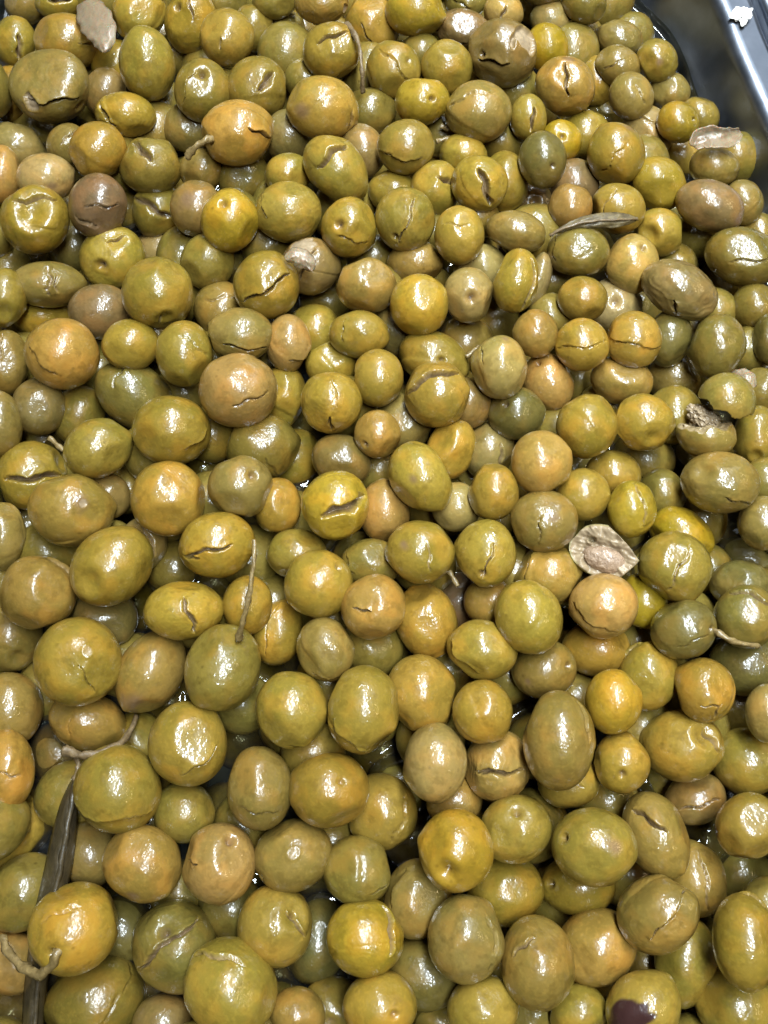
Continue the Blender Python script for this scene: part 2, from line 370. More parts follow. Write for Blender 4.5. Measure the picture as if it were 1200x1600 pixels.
(0, 400): """
228 130 178 106 5 .7 gb | c 235,110,95,.6,.03,.06 c 262,115,95,.5,.02,-.04 |
30 60 52 44 0 1.8 b
18 203 106 138 0 0 gy | d 15,265,.3,.10 |
195 278 148 108 10 1 y
480 262 150 128 5 .7 kb | | smooth dark brown olive half hidden in the left part of the pile ; the smooth half-hidden brown olive
742 172 163 164 0 -.1 gy | d 765,285,.2,.12 c 740,300,90,.2,.02,.04 | large green olive with a small notch at its lower edge, upper left ; the large olive with a bottom notch
852 172 76 142 0 .8 g | c 860,160,75,.7,.02,.05 |
305 453 177 165 20 -.1 om | c 195,492,40,.5,.016,.05 | big orange-tinted olive with a skin fold at its lower left, near the left edge ; the big orange-tinted olive
34 490 106 150 0 .7 bg | c 10,415,95,.4,.03,.05 |
607 416 133 121 0 .5 gy
862 455 132 151 0 0 yg | c 910,412,30,.6,.012,.03 |
1045 248 126 129 0 .8 gb | c 1040,198,-5,.6,.016,.05 |
1130 372 156 120 5 .2 gb | c 1150,435,15,.6,.05,.06 w .3 |
190 702 128 134 0 .9 bd
370 752 120 142 20 .9 gd | w .3 |
628 647 192 146 35 .5 gd | c 572,548,112,.42,.03,.07 n 470,550,.25,.05 | long grey-green olive split near its pointed upper end, left of centre ; the long split grey-green olive
795 818 184 161 5 -.1 yg | c 925,862,-22,.4,.025,.07 n 970,810,.25,.03 | large smooth yellow-green olive with a folded right tip, left of centre ; the large olive with a folded tip
1113 635 179 174 0 -.3 ob | n 1155,530,.12,.04 c 1175,672,-15,.4,.016,.04 | big tan olive with a tiny nipple on top, left of centre ; the big tan olive with a nipple
5 795 101 156 0 .6 gb
860 632 72 50 0 2 g
1000 832 112 108 0 1.5 g
1222 890 166 156 0 .8 gd | c 1280,1000,60,.4,.012,.03 w .3 |
462 905 162 136 -20 .1 gy | w .35 | knobbly boxy olive with ribbed skin, left of centre ; the knobbly boxy olive
158 1032 166 157 0 .2 gy | c 165,1040,-6,.75,.08,.07 d 290,960,.3,.12 | olive sliced open by a wide dark gash, near the left edge ; the sliced olive near the left edge
600 1092 101 112 0 1 y
787 1132 176 169 0 0 m | d 770,1100,.25,.03 | large golden smooth olive, left of centre, right of the one with a scarred face ; the large smooth golden olive
955 1010 72 70 0 2 gb
1123 1072 147 144 0 .1 gb | s 1187,1025,.2 |
335 1190 196 166 10 .05 by | w .3 b 375,1150,.28 t 385,1160,.10,.03 | big olive with a brown wrinkled scar on its face, near the left edge ; the big scar-faced olive
505 1120 50 86 0 .9 b
110 870 55 45 0 2.5 d
215 855 66 50 0 2.4 d
985 1150 45 84 0 2.4 d
""",
(400, 400): """
50 130 153 161 -15 .1 gy | c 55,155,-30,.8,.04,.09 | green olive with a long diagonal crack across its lower half ; the olive cracked across its lower half
325 235 67 72 0 1.7 dg
158 412 104 132 0 .7 ob | c 205,490,18,.4,.03,.07 |
282 358 64 92 0 1.3 y
520 140 141 126 8 .2 mb | d 560,75,.4,.08 w .2 |
768 236 134 145 0 -.3 wm | | perfectly round bright mustard olive, the smoothest one near the upper centre ; the perfectly round bright olive
990 193 115 131 0 0 pm | s 1010,195,.30 | pale tan olive with a ring-shaped navel, upper right of centre ; the pale olive with the ring navel
1050 60 56 62 0 1.7 pg
478 367 138 110 5 .7 yg | c 405,350,92,.4,.018,.05 |
660 352 72 84 0 2.3 db
620 440 60 50 0 2.5 d
840 482 167 122 18 .9 g | s 872,486,.12 |
978 420 118 106 0 1.4 gb
1115 318 97 84 0 1.7 dg
1146 526 128 146 0 -.1 py | b 1165,395,.2 c 1060,470,60,.3,.015,.03 |
355 508 116 88 0 .9 y
348 695 142 144 0 -.1 yg | c 350,805,84,.35,.05,.04 c 372,640,82,.4,.010,.02 | olive with a wedge-shaped crack at its bottom, in the centre of the pile ; the olive with a wedge crack
571 582 119 134 0 0 my
840 651 149 152 20 -.1 mg | c 815,572,-22,.8,.03,.14 | acorn-like olive with a cap-shaped fold of skin across its top ; the acorn-like olive
1000 688 74 120 0 .9 b
1215 735 131 123 0 .1 d | s 1165,692,.2 | dark green olive with an open dark hole at its upper left, right of centre ; the dark olive with an open hole
125 648 94 144 0 .8 yg
575 828 108 113 0 .1 mb | s 510,882,.16 | small tan olive with a brown tip, at the centre of the pile ; the small tan olive at the centre
702 785 92 92 0 1.6 gb | w .5 |
395 955 142 118 20 .8 db
762 1036 170 134 55 -.1 y | w .45 b 740,1045,.18 | lumpy rectangular yellow olive with several dents, at the centre ; the lumpy rectangular olive
905 912 145 112 -65 .6 ym | d 860,850,.45,.12 | bean-shaped golden olive bent around a crease, right of centre ; the bean-shaped olive
1085 910 118 137 15 .8 gp | c 1150,940,85,.35,.04,.05 |
375 1160 152 162 10 -.1 yw | c 440,1175,-18,.75,.13,.07 d 500,1100,.3,.06 | yellow olive split wide open along its lower right, showing ragged flesh ; the olive split wide open
600 1190 106 147 0 .6 bo
1113 1105 116 129 0 .2 my
935 1182 107 113 0 1.2 gp
182 950 46 88 0 1.5 y
190 840 68 84 0 2.3 d
105 1178 102 132 0 .8 m
190 1090 52 92 0 2.4 d
575 1000 58 74 0 2.3 b
230 1010 44 74 0 2.4 k
""",
(800, 400): """
10 130 106 151 12 0 y | c 90,150,100,.8,.03,.07 |
118 112 58 134 15 .5 bp
333 196 117 107 0 .5 mg | | smooth dark mustard olive just below the one under the leaf ; the dark mustard olive below the leaf
485 236 62 92 0 1.4 p | s 480,215,.25 |
780 160 180 130 20 -.2 b | w .9 c 772,235,95,.2,.04,.05 | large crumpled brown-green olive, the most wrinkled one on the right ; the large crumpled olive
775 40 92 52 0 .8 b
952 250 106 102 0 1 gd | w .3 |
1140 236 111 106 0 .8 dg
190 120 62 92 0 2.2 bd
113 360 104 112 0 .2 mb | w .3 |
180 275 80 70 0 .9 m
323 406 127 122 0 0 ym | c 322,425,-8,.95,.010,.03 | olive ringed by a thin horizontal crack, right of centre ; the olive ringed by a thin crack
573 388 126 134 0 -.2 m | c 580,418,10,1.0,.012,.05 | round mustard olive with a belt-like line across its lower half ; the belted mustard olive
727 385 84 136 8 .6 d
968 430 129 153 10 0 dg | n 1010,290,.3,.04 | tall dark green olive near the right edge, above the broken one ; the tall dark green olive
1095 442 44 98 0 1 gd
1215 385 86 122 0 .4 d
1185 525 55 56 0 1.9 d
165 588 118 137 -20 .5 o | s 115,498,.16 | orange-tan pear-shaped olive with a dark notch at its upper left ; the orange pear-shaped olive
512 583 146 109 5 .6 mb | d 535,530,.4,.10 |
308 575 62 74 0 2.3 k
765 565 127 124 0 1 gb
350 800 138 149 20 0 gy
420 705 102 76 0 1.1 bg
623 781 142 131 0 -.1 gy | c 500,785,80,.6,.03,.08 d 660,860,.25,.04 |
765 742 68 64 0 1.5 g
945 775 155 158 0 0 gy | X torn | hollow olive ripped in two with ragged crumbly white flesh, near the right edge ; the hollow ripped olive
1172 640 76 76 0 .9 gd
1150 845 112 141 0 .6 gy | d 1150,935,.2,.10 |
200 830 77 78 0 1.5 yg
133 968 141 149 0 -.2 om | | large smooth orange-gold olive without marks, right of centre ; the large smooth orange-gold olive
625 950 150 88 8 1.4 gd
800 960 68 74 0 2.2 d
465 1018 131 92 5 .8 my
337 1115 127 121 0 .1 ym | w .2 |
562 1182 116 129 0 .2 yw | c 610,1150,75,.8,.02,.09 |
705 1113 110 93 0 .9 gd
963 1062 183 146 5 -.2 bg | d 900,1010,.25,.09 c 1060,1150,30,.4,.02,.05 | large pale brown-green olive with a dented cheek, near the right edge ; the large olive with a dented cheek
1187 1062 76 88 0 .8 gb
290 945 42 52 0 1.8 b
290 1000 52 40 0 1.7 y
600 250 64 46 0 2.4 d
""",
(0, 800): """
10 110 102 156 0 .6 bg | w .3 |
125 60 52 74 0 2 d
225 190 156 98 10 1.5 gd
175 384 176 174 0 -.1 mb | c 290,240,50,.4,.02,.08 d 130,250,.3,.03 | large brown-gold olive with a peeling edge at upper right, at the left edge ; the large brown-gold olive at left
530 258 204 172 -40 -.1 gy | d 425,325,.28,.10 n 620,80,.3,.03 | big glossy green pear-shaped olive with a dimple at its lower left ; the big green pear-shaped olive
672 150 102 132 20 .8 gp | c 700,120,60,.6,.03,.07 w .5 |
1013 159 176 154 -5 .05 y | c 985,180,-12,.5,.045,.05 c 890,212,-8,.25,.06,.03 | yellow olive with a dark ragged slit, left of the long upright stalk ; the olive with the dark ragged slit
870 463 183 138 -8 .0 y | c 892,490,70,.6,.05,.04 | oval yellow olive with a short black vertical gash, left of centre ; the oval olive with a black gash
810 262 108 114 0 1.6 dg
490 500 152 114 0 1.5 bd
55 590 150 160 0 .7 gb | d 90,690,.25,.07 |
376 697 206 205 0 -.2 gy | t 400,660,.09,.012 c 415,790,60,.35,.012,.04 | very large round green-gold olive with a pale scuffed spot, lower left ; the very large round olive
715 745 207 148 -57 .4 mb | b 650,880,.5 | long brown freckled olive lying diagonally in the lower left ; the long freckled olive
1160 430 116 136 0 .8 ym
1040 735 206 172 110 -.1 g | s 1120,580,.12 w .3 d 1090,600,.35,.04 | egg-shaped green olive with a long thin stalk rising from its top ; the olive with the long upright stalk
40 935 166 172 0 .5 mb | | brown-gold olive cut by the left edge, above another orange one ; the brown-gold olive at the left edge
205 830 84 92 0 1.7 b
405 985 181 137 5 .6 mb | c 330,1010,100,.4,.010,.03 | amber olive half hidden beneath the very large round olive ; the half-hidden amber olive
30 1206 132 186 0 .1 mo | c 40,1230,5,.4,.02,.04 | orange olive cut by the left edge, above the brine pool ; the orange olive above the brine pool
891 1090 184 196 0 -.05 my | c 950,1180,-38,.5,.03,.06 |
660 1070 88 92 0 1.7 g
1130 1060 72 92 0 2 d
800 890 92 84 0 2.1 dg
1130 890 102 94 0 1.7 dg
270 1130 68 84 0 2.2 bd
1000 325 84 46 0 2.2 b
""",
(400, 800): """
195 196 138 114 -5 .7 yg
288 342 158 160 0 -.1 gy | s 385,262,.12 d 270,230,.4,.04 | plump smooth green-gold olive with a tiny scar, left of centre, on brine ; the plump smooth olive with a tiny scar
535 242 140 112 0 .9 gd | c 430,240,70,.4,.02,.04 |
766 186 160 143 0 -.1 yg | c 815,210,85,.4,.02,.03 w .3 b 690,150,.2 | mottled yellow-green olive with blotchy patches, at the centre ; the mottled olive
1083 190 139 156 0 0 y | c 1090,235,-68,.5,.025,.05 s 1060,290,.16 | round yellow olive with a crack running into its stem end, right of centre ; the olive cracked at its stem end
555 443 148 153 0 -.1 mo | c 495,460,8,.25,.03,.06 |
785 505 144 180 -15 .3 m | d 720,370,.5,.10 w .6 d 800,530,.3,.05 | melted-looking golden olive with a crease and puckered front, at the centre ; the puckered golden olive
115 560 99 160 15 .8 my | c 60,520,100,.8,.03,.08 |
326 645 130 150 -10 0 gb | c 330,780,5,.4,.02,.05 |
540 640 102 94 0 1.5 gd | w .4 |
168 928 161 183 0 -.1 gy | c 230,1090,-25,.3,.02,.04 | large plain green olive in the lower middle, left of the big egg-shaped one ; the large plain green olive below centre
500 920 166 198 10 -.4 yg | c 430,1060,45,.5,.04,.09 | big egg-shaped olive with a pale peeling slit at its lower left ; the egg-shaped olive with a peeling slit
770 848 160 178 -15 .1 m | d 680,960,.3,.04 |
1060 647 160 136 15 0 yg | c 955,695,52,.6,.04,.10 |
1060 923 143 147 0 0 my
945 430 66 117 0 1.6 k | w .4 |
1100 415 102 107 0 1.1 bm
843 1165 146 186 0 0 mp | | pale tan oval olive, lower middle, beside the wrinkled gaping one ; the pale tan oval olive
1140 1185 154 166 15 .2 pm | c 1150,1225,5,.7,.07,.08 w .5 | wrinkled pale olive with a gaping crooked mouth-like split, lower right of centre ; the wrinkled gaping olive
270 1130 146 104 10 1.3 mg
590 1100 112 113 0 1.5 gd | w .5 |
890 730 78 88 0 1.7 gb
195 40 64 54 0 1.9 g
930 260 44 54 0 2.4 b
1190 760 46 58 0 1.8 y
650 1160 64 66 0 2.3 d
10 800 62 94 0 2.3 d
640 680 64 54 0 2.5 b
""",
(800, 800): """
148 45 156 141 0 0 gb | c 130,90,92,.4,.014,.04 b 190,30,.3 | green-brown olive with a purple bruise and vertical seam, right of centre ; the bruised olive with a seam
432 187 165 120 18 -.1 p | X half | broken pale olive cut open to show its stone, right of centre ; the broken olive showing its stone
170 305 156 139 0 .6 yb | c 80,250,95,.5,.025,.06 |
431 436 158 149 0 -.2 o | c 365,520,38,.7,.010,.05 | round peach-orange olive with a curved seam, just below the broken stone-showing one ; the peach-orange olive
605 420 84 130 0 .8 w
762 250 172 157 20 -.1 yg | c 787,262,-62,.65,.022,.03 | large green-gold olive with a thin black slanting slit, right side ; the large olive with a slanting slit
790 100 157 102 32 .6 w | | elongated bright yellow olive lying diagonally on the right side ; the elongated bright yellow olive
915 270 38 60 0 .9 g
880 35 62 74 0 1.6 dg
1170 50 117 126 0 .3 gb
1090 230 162 94 5 .9 d | w 1 | 
1065 330 142 88 0 .7 d | w .9 | dark green collapsed olive with crumpled wet skin near the right edge ; the dark collapsed olive
1100 495 151 146 0 .1 dg | c 1130,392,25,.6,.03,.08 | dark green olive with a lifted flap of skin, at the right edge ; the dark olive with a lifted flap
812 550 157 138 -10 -.2 d | s 935,550,.14 c 860,600,-20,.5,.010,.03 | dark green olive with a long thin stem pointing right, near the right edge ; the dark olive with the long stem
920 405 74 77 0 1.6 p | s 915,400,.2 |
85 497 152 176 -20 -.3 y | | barrel-shaped yellow olive standing proud, right of centre ; the barrel-shaped yellow olive
388 640 151 133 5 .7 m
145 735 151 133 -5 .6 gb | s 265,720,.16 b 75,790,.15 |
580 585 62 48 0 2.3 b
640 757 142 160 0 .5 gy | c 560,640,-40,.4,.02,.06 |
482 884 135 150 0 -.1 wm | | smooth bright golden olive, lower right, left of the one with a T-shaped crack ; the smooth bright golden olive
903 832 140 149 -15 0 m | c 930,905,5,.3,.03,.03 c 942,940,92,.28,.03,.02 | amber olive with a T-shaped crack at its bottom, right side ; the olive with the T-shaped crack
1090 710 177 128 5 1.3 d
1190 935 99 137 0 .3 pg
1040 930 92 108 0 1.5 gd
217 1066 164 226 0 -.6 gb | w .25 c 350,980,100,.4,.015,.04 | tall oval grey-green olive with a broad shiny highlight, lower right, standing proud ; the tall oval grey-green olive
800 1091 190 166 20 0 my | d 900,1050,.25,.14 c 930,1070,60,.3,.03,.06 | large golden olive with a notch bitten from its right side, lower right ; the large notched golden olive
510 1180 128 146 0 .5 my | s 512,1230,.2 |
1110 1170 172 156 30 .5 yg
40 940 78 114 0 1.8 b
295 890 58 68 0 1.6 y
600 1010 64 64 0 2.4 b
1000 110 84 84 0 2.3 bd
""",
(0, 1200): """
555 108 206 208 0 -.2 yg | c 530,245,-10,.95,.02,.07 | very large yellow-green olive cracked along its bottom, beside the dark curled leaf ; the large olive cracked along its bottom
60 262 202 178 -35 .8 wb
110 575 204 152 -55 1.3 gd
350 760 230 200 -45 -.5 my | s 265,862,.14 d 265,862,.25,.05 c 265,690,-8,.35,.015,.04 | large golden olive with a curling stem, lying over the dark leaf ; the golden olive with the curling stem
670 454 189 177 5 0 mb | b 640,590,.3 | round brown-gold olive beside the dark leaf, lower left ; the round brown-gold olive
865 200 140 146 0 .9 g
1027 446 167 191 10 0 bo | s 1070,345,.2 c 890,440,10,.25,.03,.04 w .2 | pinkish-tan olive with a raised ring and dark hole on top, lower left ; the pinkish olive with a ringed hole
430 410 102 132 0 1.6 db
815 818 200 216 0 .0 gd | s 765,775,.2 d 765,775,.3,.05 c 775,830,-40,.9,.04,.06 | grey-green olive with a navel and a long diagonal split, lower left ; the grey-green olive with a diagonal split
440 1085 252 198 -40 .5 gd | c 555,1070,-60,.7,.010,.02 | large flattened grey-green olive with a fine diagonal cut, at the bottom left ; the large flattened olive at bottom left
40 910 112 132 0 1.4 ob
40 1140 102 112 0 1.4 po
1080 1008 220 232 0 -.1 gy | c 1000,898,22,.55,.02,.08 d 1150,1030,.3,.03 w .2 | very large green-gold olive with a lifted crack on top, at the bottom edge ; the very large olive at the bottom
1090 650 118 124 0 1.7 dg
750 1080 112 90 0 1.8 dg
780 1205 122 66 0 1.5 b
575 740 48 92 0 2.3 d
835 570 44 54 0 2.3 d
710 240 54 44 0 2.3 k
15 490 54 54 0 2.1 d
1060 200 64 74 0 2.5 d
1150 260 64 84 0 2.4 dg
""",
(400, 1200): """
15 85 150 196 0 .1 bg | w .5 c 20,200,5,.5,.015,.05 | brown-green barrel-shaped olive with a creased bottom, lower left of centre ; the brown barrel-shaped olive
347 93 186 176 -15 -.1 gm | s 403,65,.10 n 175,150,.2,.03 | olive-green lemon-shaped olive with one brown dot, lower middle ; the lemon-shaped olive with a dot
598 211 162 180 -15 0 gm | c 690,250,110,.6,.012,.04 d 600,60,.4,.03 |
680 80 122 102 0 1.4 dg | w .6 |
175 412 182 166 -30 .1 gb | w .15 t 175,405,.14,.012 s 25,505,.1 | green-brown olive with a large frosty scuffed patch on top, lower middle ; the olive with a frosty scuff
482 475 158 166 0 .8 gd | c 580,556,-8,.25,.02,.03 | plain grey-green olive with a short crack at its lower right, lower middle ; the plain grey-green olive
940 387 171 193 0 -.3 wm | d 885,480,.28,.12 s 885,490,.14 | glossy bright yellow olive with a dark navel at its bottom, lower middle ; the bright yellow olive with the navel
925 150 130 108 0 1 mb
740 320 88 118 0 1.6 db
1215 290 166 161 0 .2 g | s 1230,210,.18 d 1230,215,.35,.04 w .3 |
755 613 154 188 15 .6 gb | c 650,560,110,.5,.012,.04 |
105 735 173 196 0 0 gm | s 180,690,.14 d 190,690,.3,.08 c 200,730,40,.4,.03,.06 | olive folded around a crease at its right side, lower middle ; the olive folded at its right side
285 800 150 215 15 1.3 d
510 791 177 180 5 -.1 wg | c 632,755,95,.6,.03,.09 | glossy lime-gold olive with a lidded seam at its right, near the bottom middle ; the lime-gold olive with a side seam
982 800 174 208 0 -.2 bg | n 950,600,.35,.04 c 1110,830,80,.6,.012,.04 | pointed brown-green fig-shaped olive, near the bottom middle ; the fig-shaped olive
790 972 192 166 30 .7 d
1165 570 177 167 0 .6 gy
588 1112 170 166 0 0 my | s 650,1150,.14 | golden olive with a round scar, at the bottom edge near the middle ; the golden olive at the bottom edge
1075 1132 166 166 0 .1 ym
200 1152 127 117 0 .8 mb
370 1122 92 102 0 1.5 gd | s 350,1180,.2 |
840 1182 84 64 0 1.6 b
1110 940 62 64 0 1.9 b
""",
(800, 1200): """
115 910 168 222 -5 -.2 gb | c 60,847,-25,.32,.025,.04 | large oval grey-olive olive with one short dark nick, bottom right ; the large olive with a dark nick
265 70 143 117 0 .6 my | c 230,70,15,.6,.025,.06 |
450 150 78 78 0 1.8 d
391 360 206 178 20 -.2 yg | s 250,330,.14 b 480,370,.3 | large oval yellow-green olive with a pinprick stem hole, lower right ; the large olive with a pinprick
672 300 214 145 68 .1 gb | c 645,240,32,.5,.05,.08 | brown-green olive with an S-shaped open crack, lower right ; the olive with the S-shaped crack
850 150 146 116 -5 .6 b | c 880,175,-10,.6,.045,.08 | brown olive with a wide mouth-like slit, lower right ; the brown olive with a wide slit
1115 282 159 156 0 0 gm | | smooth round olive-gold olive at the right edge, lower right ; the smooth round olive at the right edge
895 325 87 78 0 1.5 gy
866 521 138 184 -5 .5 gb | c 905,520,85,.7,.02,.06 | slim olive with a long vertical pinkish seam, lower right ; the olive with a vertical seam
300 540 178 142 5 .6 gy | s 170,545,.2 |
1080 500 127 112 0 1.4 gd
680 690 190 182 0 .0 gb | c 745,690,-48,.7,.03,.12 d 780,720,.3,.06 | green olive with its skin peeled back like a hood, bottom right ; the olive peeled like a hood
393 846 188 185 0 -.2 om | | bright orange-gold round olive, the most orange one at the bottom right ; the bright orange olive at bottom right
808 914 148 210 10 .6 yg
1100 803 160 226 -5 -.1 gy | c 1180,620,35,.4,.02,.05 | long upright green olive at the right edge, near the bottom right corner ; the long upright green olive
625 900 64 84 0 1.6 d
617 1132 182 178 0 -.2 my | B 540,1165,.62 | golden olive with a large dark purple patch, at the bottom edge ; the olive with the purple patch
1050 1112 216 170 40 .5 yg
315 1140 123 132 0 .8 yg
90 1132 97 94 0 1.5 y
1190 460 46 58 0 1.6 g
1000 612 56 76 0 1.5 g
540 500 74 58 0 2.3 d
1195 640 64 74 0 .8 b
""",
}
# ---------------------------------------------------------------- the steel pan
# contour of the brine's edge on the steel, followed in the photo frame on the brine level
EDGE = [(-420, 1900), (-330, 1400), (-220, 900), (-110, 450), (-40, 200), (-4, 60), (14, -20), (60, -95), (170, -150), (480, -175), (780, -150), (900, -95), (955, -38),
        (987, 0), (1020, 32), (1047, 62), (1068, 105), (1084, 153), (1120, 240), (1200, 425), (1420, 940), (1800, 1830)]
def smooth_path(pts, n=8):
    pts = [np.array(p, float) for p in pts]; out = []
    for i in range(len(pts) - 1):
        p0 = pts[max(i - 1, 0)]; p1 = pts[i]; p2 = pts[i + 1]; p3 = pts[min(i + 2, len(pts) - 1)]
        for k in range(n):
            t = k / n
            out.append(.5 * ((2 * p1) + (-p0 + p2) * t + (2 * p0 - 5 * p1 + 4 * p2 - p3) * t * t + (-p0 + 3 * p1 - 3 * p2 + p3) * t ** 3))
    out.append(pts[-1]); return out
edge = [at(p[0], p[1], ZB)[:2] for p in smooth_path(EDGE, 6)]
nd_e = np.array(edge)
tan = np.gradient(nd_e, axis=0); tan /= np.linalg.norm(tan, axis=1, keepdims=True)
nor = np.stack([-tan[:, 1], tan[:, 0]], 1)          # outwards (contour runs left edge -> far -> right edge)
TOP = ZB + 0.0265; WALL_H = TOP; FLARE = 0.0030; BR = .0048
def bend(cx, cz, r, a0, a1, n=6):
    return [(cx + r * math.cos(math.radians(a0 + (a1 - a0) * i / n)), cz + r * math.sin(math.radians(a0 + (a1 - a0) * i / n))) for i in range(n + 1)]
prof = [(-.018, -.075), (-.008, -.070), (-.004, -.06), (0, ZB)] + [(FLARE * q, ZB + (TOP - BR - ZB) * q) for q in (.3, .6, .9)] \
     + bend(FLARE + BR, TOP - BR, BR, 176, 90, 9) + [(FLARE + BR + .003, TOP), (FLARE + BR + .0065, TOP)] \
     + bend(FLARE + BR + .0065, TOP - .003, .003, 90, -20) + [(FLARE + BR + .0096, TOP - .010)]
def sweep(name, prof, matl, parent=None):
    v = []; f = []; k = len(prof)
    for p, q in zip(nd_e, nor):
        for o, z in prof: v.append((p[0] + q[0] * o, p[1] + q[1] * o, z))
    for i in range(len(nd_e) - 1):
        for j in range(k - 1):
            a = i * k + j; f.append((a, a + k, a + k + 1, a + 1))
    return link(name, mesh_from(name, v, f), matl, parent)
pan = bpy.data.objects.new('steel_pan', None); C.objects.link(pan); pan.location = (0, 0, 0)
tag(pan, 'deep stainless steel serving pan holding the olives, its rim at the upper right', 'pan')
k_l = next(i for i, p in enumerate(prof) if p[1] > TOP - 1e-6)
sweep('side_wall', prof[:k_l + 1], M_STEEL, pan)
sweep('rim', prof[k_l:], M_STEEL, pan)
bot = [(p[0] - q[0] * .018, p[1] - q[1] * .018, -.075) for p, q in zip(nd_e, nor)]
link('base', mesh_from('base', bot, [tuple(range(len(bot)))], False), M_STEEL, pan)
# the counter's own rolled steel edge just outside the pan's rim
o0 = FLARE + BR + .0125
tag(sweep('counter_edge', [(o0, WALL_H - .02), (o0, WALL_H - .003)] + bend(o0 + .003, WALL_H - .003, .003, 180, 90) + [(o0 + .012, WALL_H)] + bend(o0 + .012, WALL_H - .003, .003, 90, 10) + [(o0 + .016, WALL_H - .012), (o0 + .05, WALL_H - .014)], M_STEEL),
    'rolled steel counter edge outside the pan rim in the upper right corner', 'counter edge')

# ---------------------------------------------------------------- read the catalogue
COL = {'g': (.192, .131, .022), 'y': (.252, .164, .022), 'm': (.264, .156, .025), 'o': (.312, .172, .042), 'b': (.190, .119, .035),
       'd': (.114, .086, .021), 'p': (.288, .202, .076), 'k': (.142, .085, .040), 'w': (.282, .182, .012)}
COLW = {'g': 'green', 'y': 'yellow-green', 'm': 'mustard', 'o': 'orange-tan', 'b': 'brownish', 'd': 'dark green', 'p': 'pale', 'k': 'brown', 'w': 'bright yellow'}
OL = []
for (ox, oy), txt in TILES.items():
    for line in txt.strip().split('\n'):
        p = [s.strip() for s in line.split('|')]
        x, y, rx, ry, ang, lay, col = p[0].split()
        o = dict(x=ox + float(x) / 3, y=oy + float(y) / 3, rx=float(rx) / 3, ry=float(ry) / 3, ang=math.radians(float(ang)), lay=float(lay), col=col, ft=[], label=None, short=None, X=None)
        if len(p) > 1 and p[1]:
            t = p[1].split()
            for a, b in zip(t[::2], t[1::2]):
                if a == 'X': o['X'] = b; continue
                v = [float(q) for q in b.split(',')]
                if a in 'cstdnbB': v[0] = ox + v[0] / 3; v[1] = oy + v[1] / 3
                o['ft'].append((a, v))
        if len(p) > 2 and p[2]: o['label'], o['short'] = [s.strip() for s in p[2].split(';')]
        loc_ = FPX * .0105 / surf_depth(o['x'], o['y']); lo_ = .86 * loc_ if o['lay'] >= 1.3 else .70 * loc_ if o['lay'] >= .6 else 0.0                # only a piece of these shows
        o['rx'] = max(o['rx'], lo_); o['ry'] = max(o['ry'], lo_)
        o['rx'] *= 1.04; o['ry'] *= 1.04
        OL.append(o)
for i, o in enumerate(OL): o['i'] = i

# ---------------------------------------------------------------- settle the heap: upper olives first, lower ones give way downwards along the slope of sight
def axes_world(o):
    """semi-axes of the olive: undo the stretch a wide lens gives to round things near the corners"""
    dx, dy = o['x'] - W / 2, o['y'] - H / 2
    ct = FPX / math.sqrt(FPX ** 2 + dx * dx + dy * dy)
    ca, sa = math.cos(o['ang']), math.sin(o['ang'])
    A = np.array([[ca * o['rx'], -sa * o['ry']], [sa * o['rx'], ca * o['ry']]])
    r = math.hypot(dx, dy)
    if r > 1:
        e = np.array([dx, dy]) / r; A = (np.eye(2) - (1 - ct) * np.outer(e, e)) @ A
    U, S, Vt = np.linalg.svd(A); e0 = np.array([ca, sa])
    if abs(U[:, 0] @ e0) < abs(U[:, 1] @ e0): U = U[:, ::-1].copy(); S = S[::-1].copy()
    if U[:, 0] @ e0 < 0: U[:, 0] *= -1
    if np.linalg.det(U) < 0: U[:, 1] *= -1
    return U, S
placed = []
for o in sorted(OL, key=lambda q: q['lay']):
    U, S = axes_world(o); o['U'] = U; o['S'] = S
    rpx = (o['rx'] + o['ry']) / 2; o['rz'] = min(S) * .55 + max(S) * .45
    z0 = surf_depth(o['x'], o['y']) + .0065 * o['lay']; z = z0
    near = [q for q in placed if math.hypot(q['x'] - o['x'], q['y'] - o['y']) < (max(q['rx'], q['ry']) + max(o['rx'], o['ry']))]
    def rdir(q, a):
        a -= q['ang']; return q['rx'] * q['ry'] / math.sqrt((q['ry'] * math.cos(a)) ** 2 + (q['rx'] * math.sin(a)) ** 2)
    while z < z0 + .026:
        ok = True
        for q in near:
            a = math.atan2(q['y'] - o['y'], q['x'] - o['x']); d = math.hypot(q['x'] - o['x'], q['y'] - o['y'])
            e = (d / (rdir(o, a) + rdir(q, a))) ** 2
            if e >= .80: continue
            need = math.sqrt(.80 - e) * (o['rz'] * z + q['rz'] * q['z']) / FPX
            if z < q['z'] + need - 1e-6 and abs(z - q['z']) < need: ok = False; z = q['z'] + need; break
        if ok: break
    o['z'] = z; placed.append(o)

# how much of each olive can be seen: a small depth map of the heap
sc_ = 4; bw, bh = 300, 400
zb = np.full((bh, bw), 9.0); ib = np.full((bh, bw), -1)
yy, xx = np.mgrid[0:bh, 0:bw]; gx = (xx + .5) * sc_; gy = (yy + .5) * sc_
for o in OL:
    ca, sa = math.cos(o['ang']), math.sin(o['ang']); dx, dy = gx - o['x'], gy - o['y']
    u = (ca * dx + sa * dy) / o['rx']; v = (-sa * dx + ca * dy) / o['ry']; q = 1 - u * u - v * v
    zz = np.where(q > 0, o['z'] - np.sqrt(np.maximum(q, 0)) * o['rz'] * o['z'] / FPX, 9.0)
    m = zz < zb; zb[m] = zz[m]; ib[m] = o['i']
for o in OL: o['vis'] = int((ib == o['i']).sum()) + (10000 if o['short'] else 0)
keep = sorted(OL, key=lambda q: -q['vis'])[:312]
keep = [q for q in keep if q['vis'] > 0]
KEEP = set(q['i'] for q in keep)
for o in OL: o['thing'] = o['i'] in KEEP

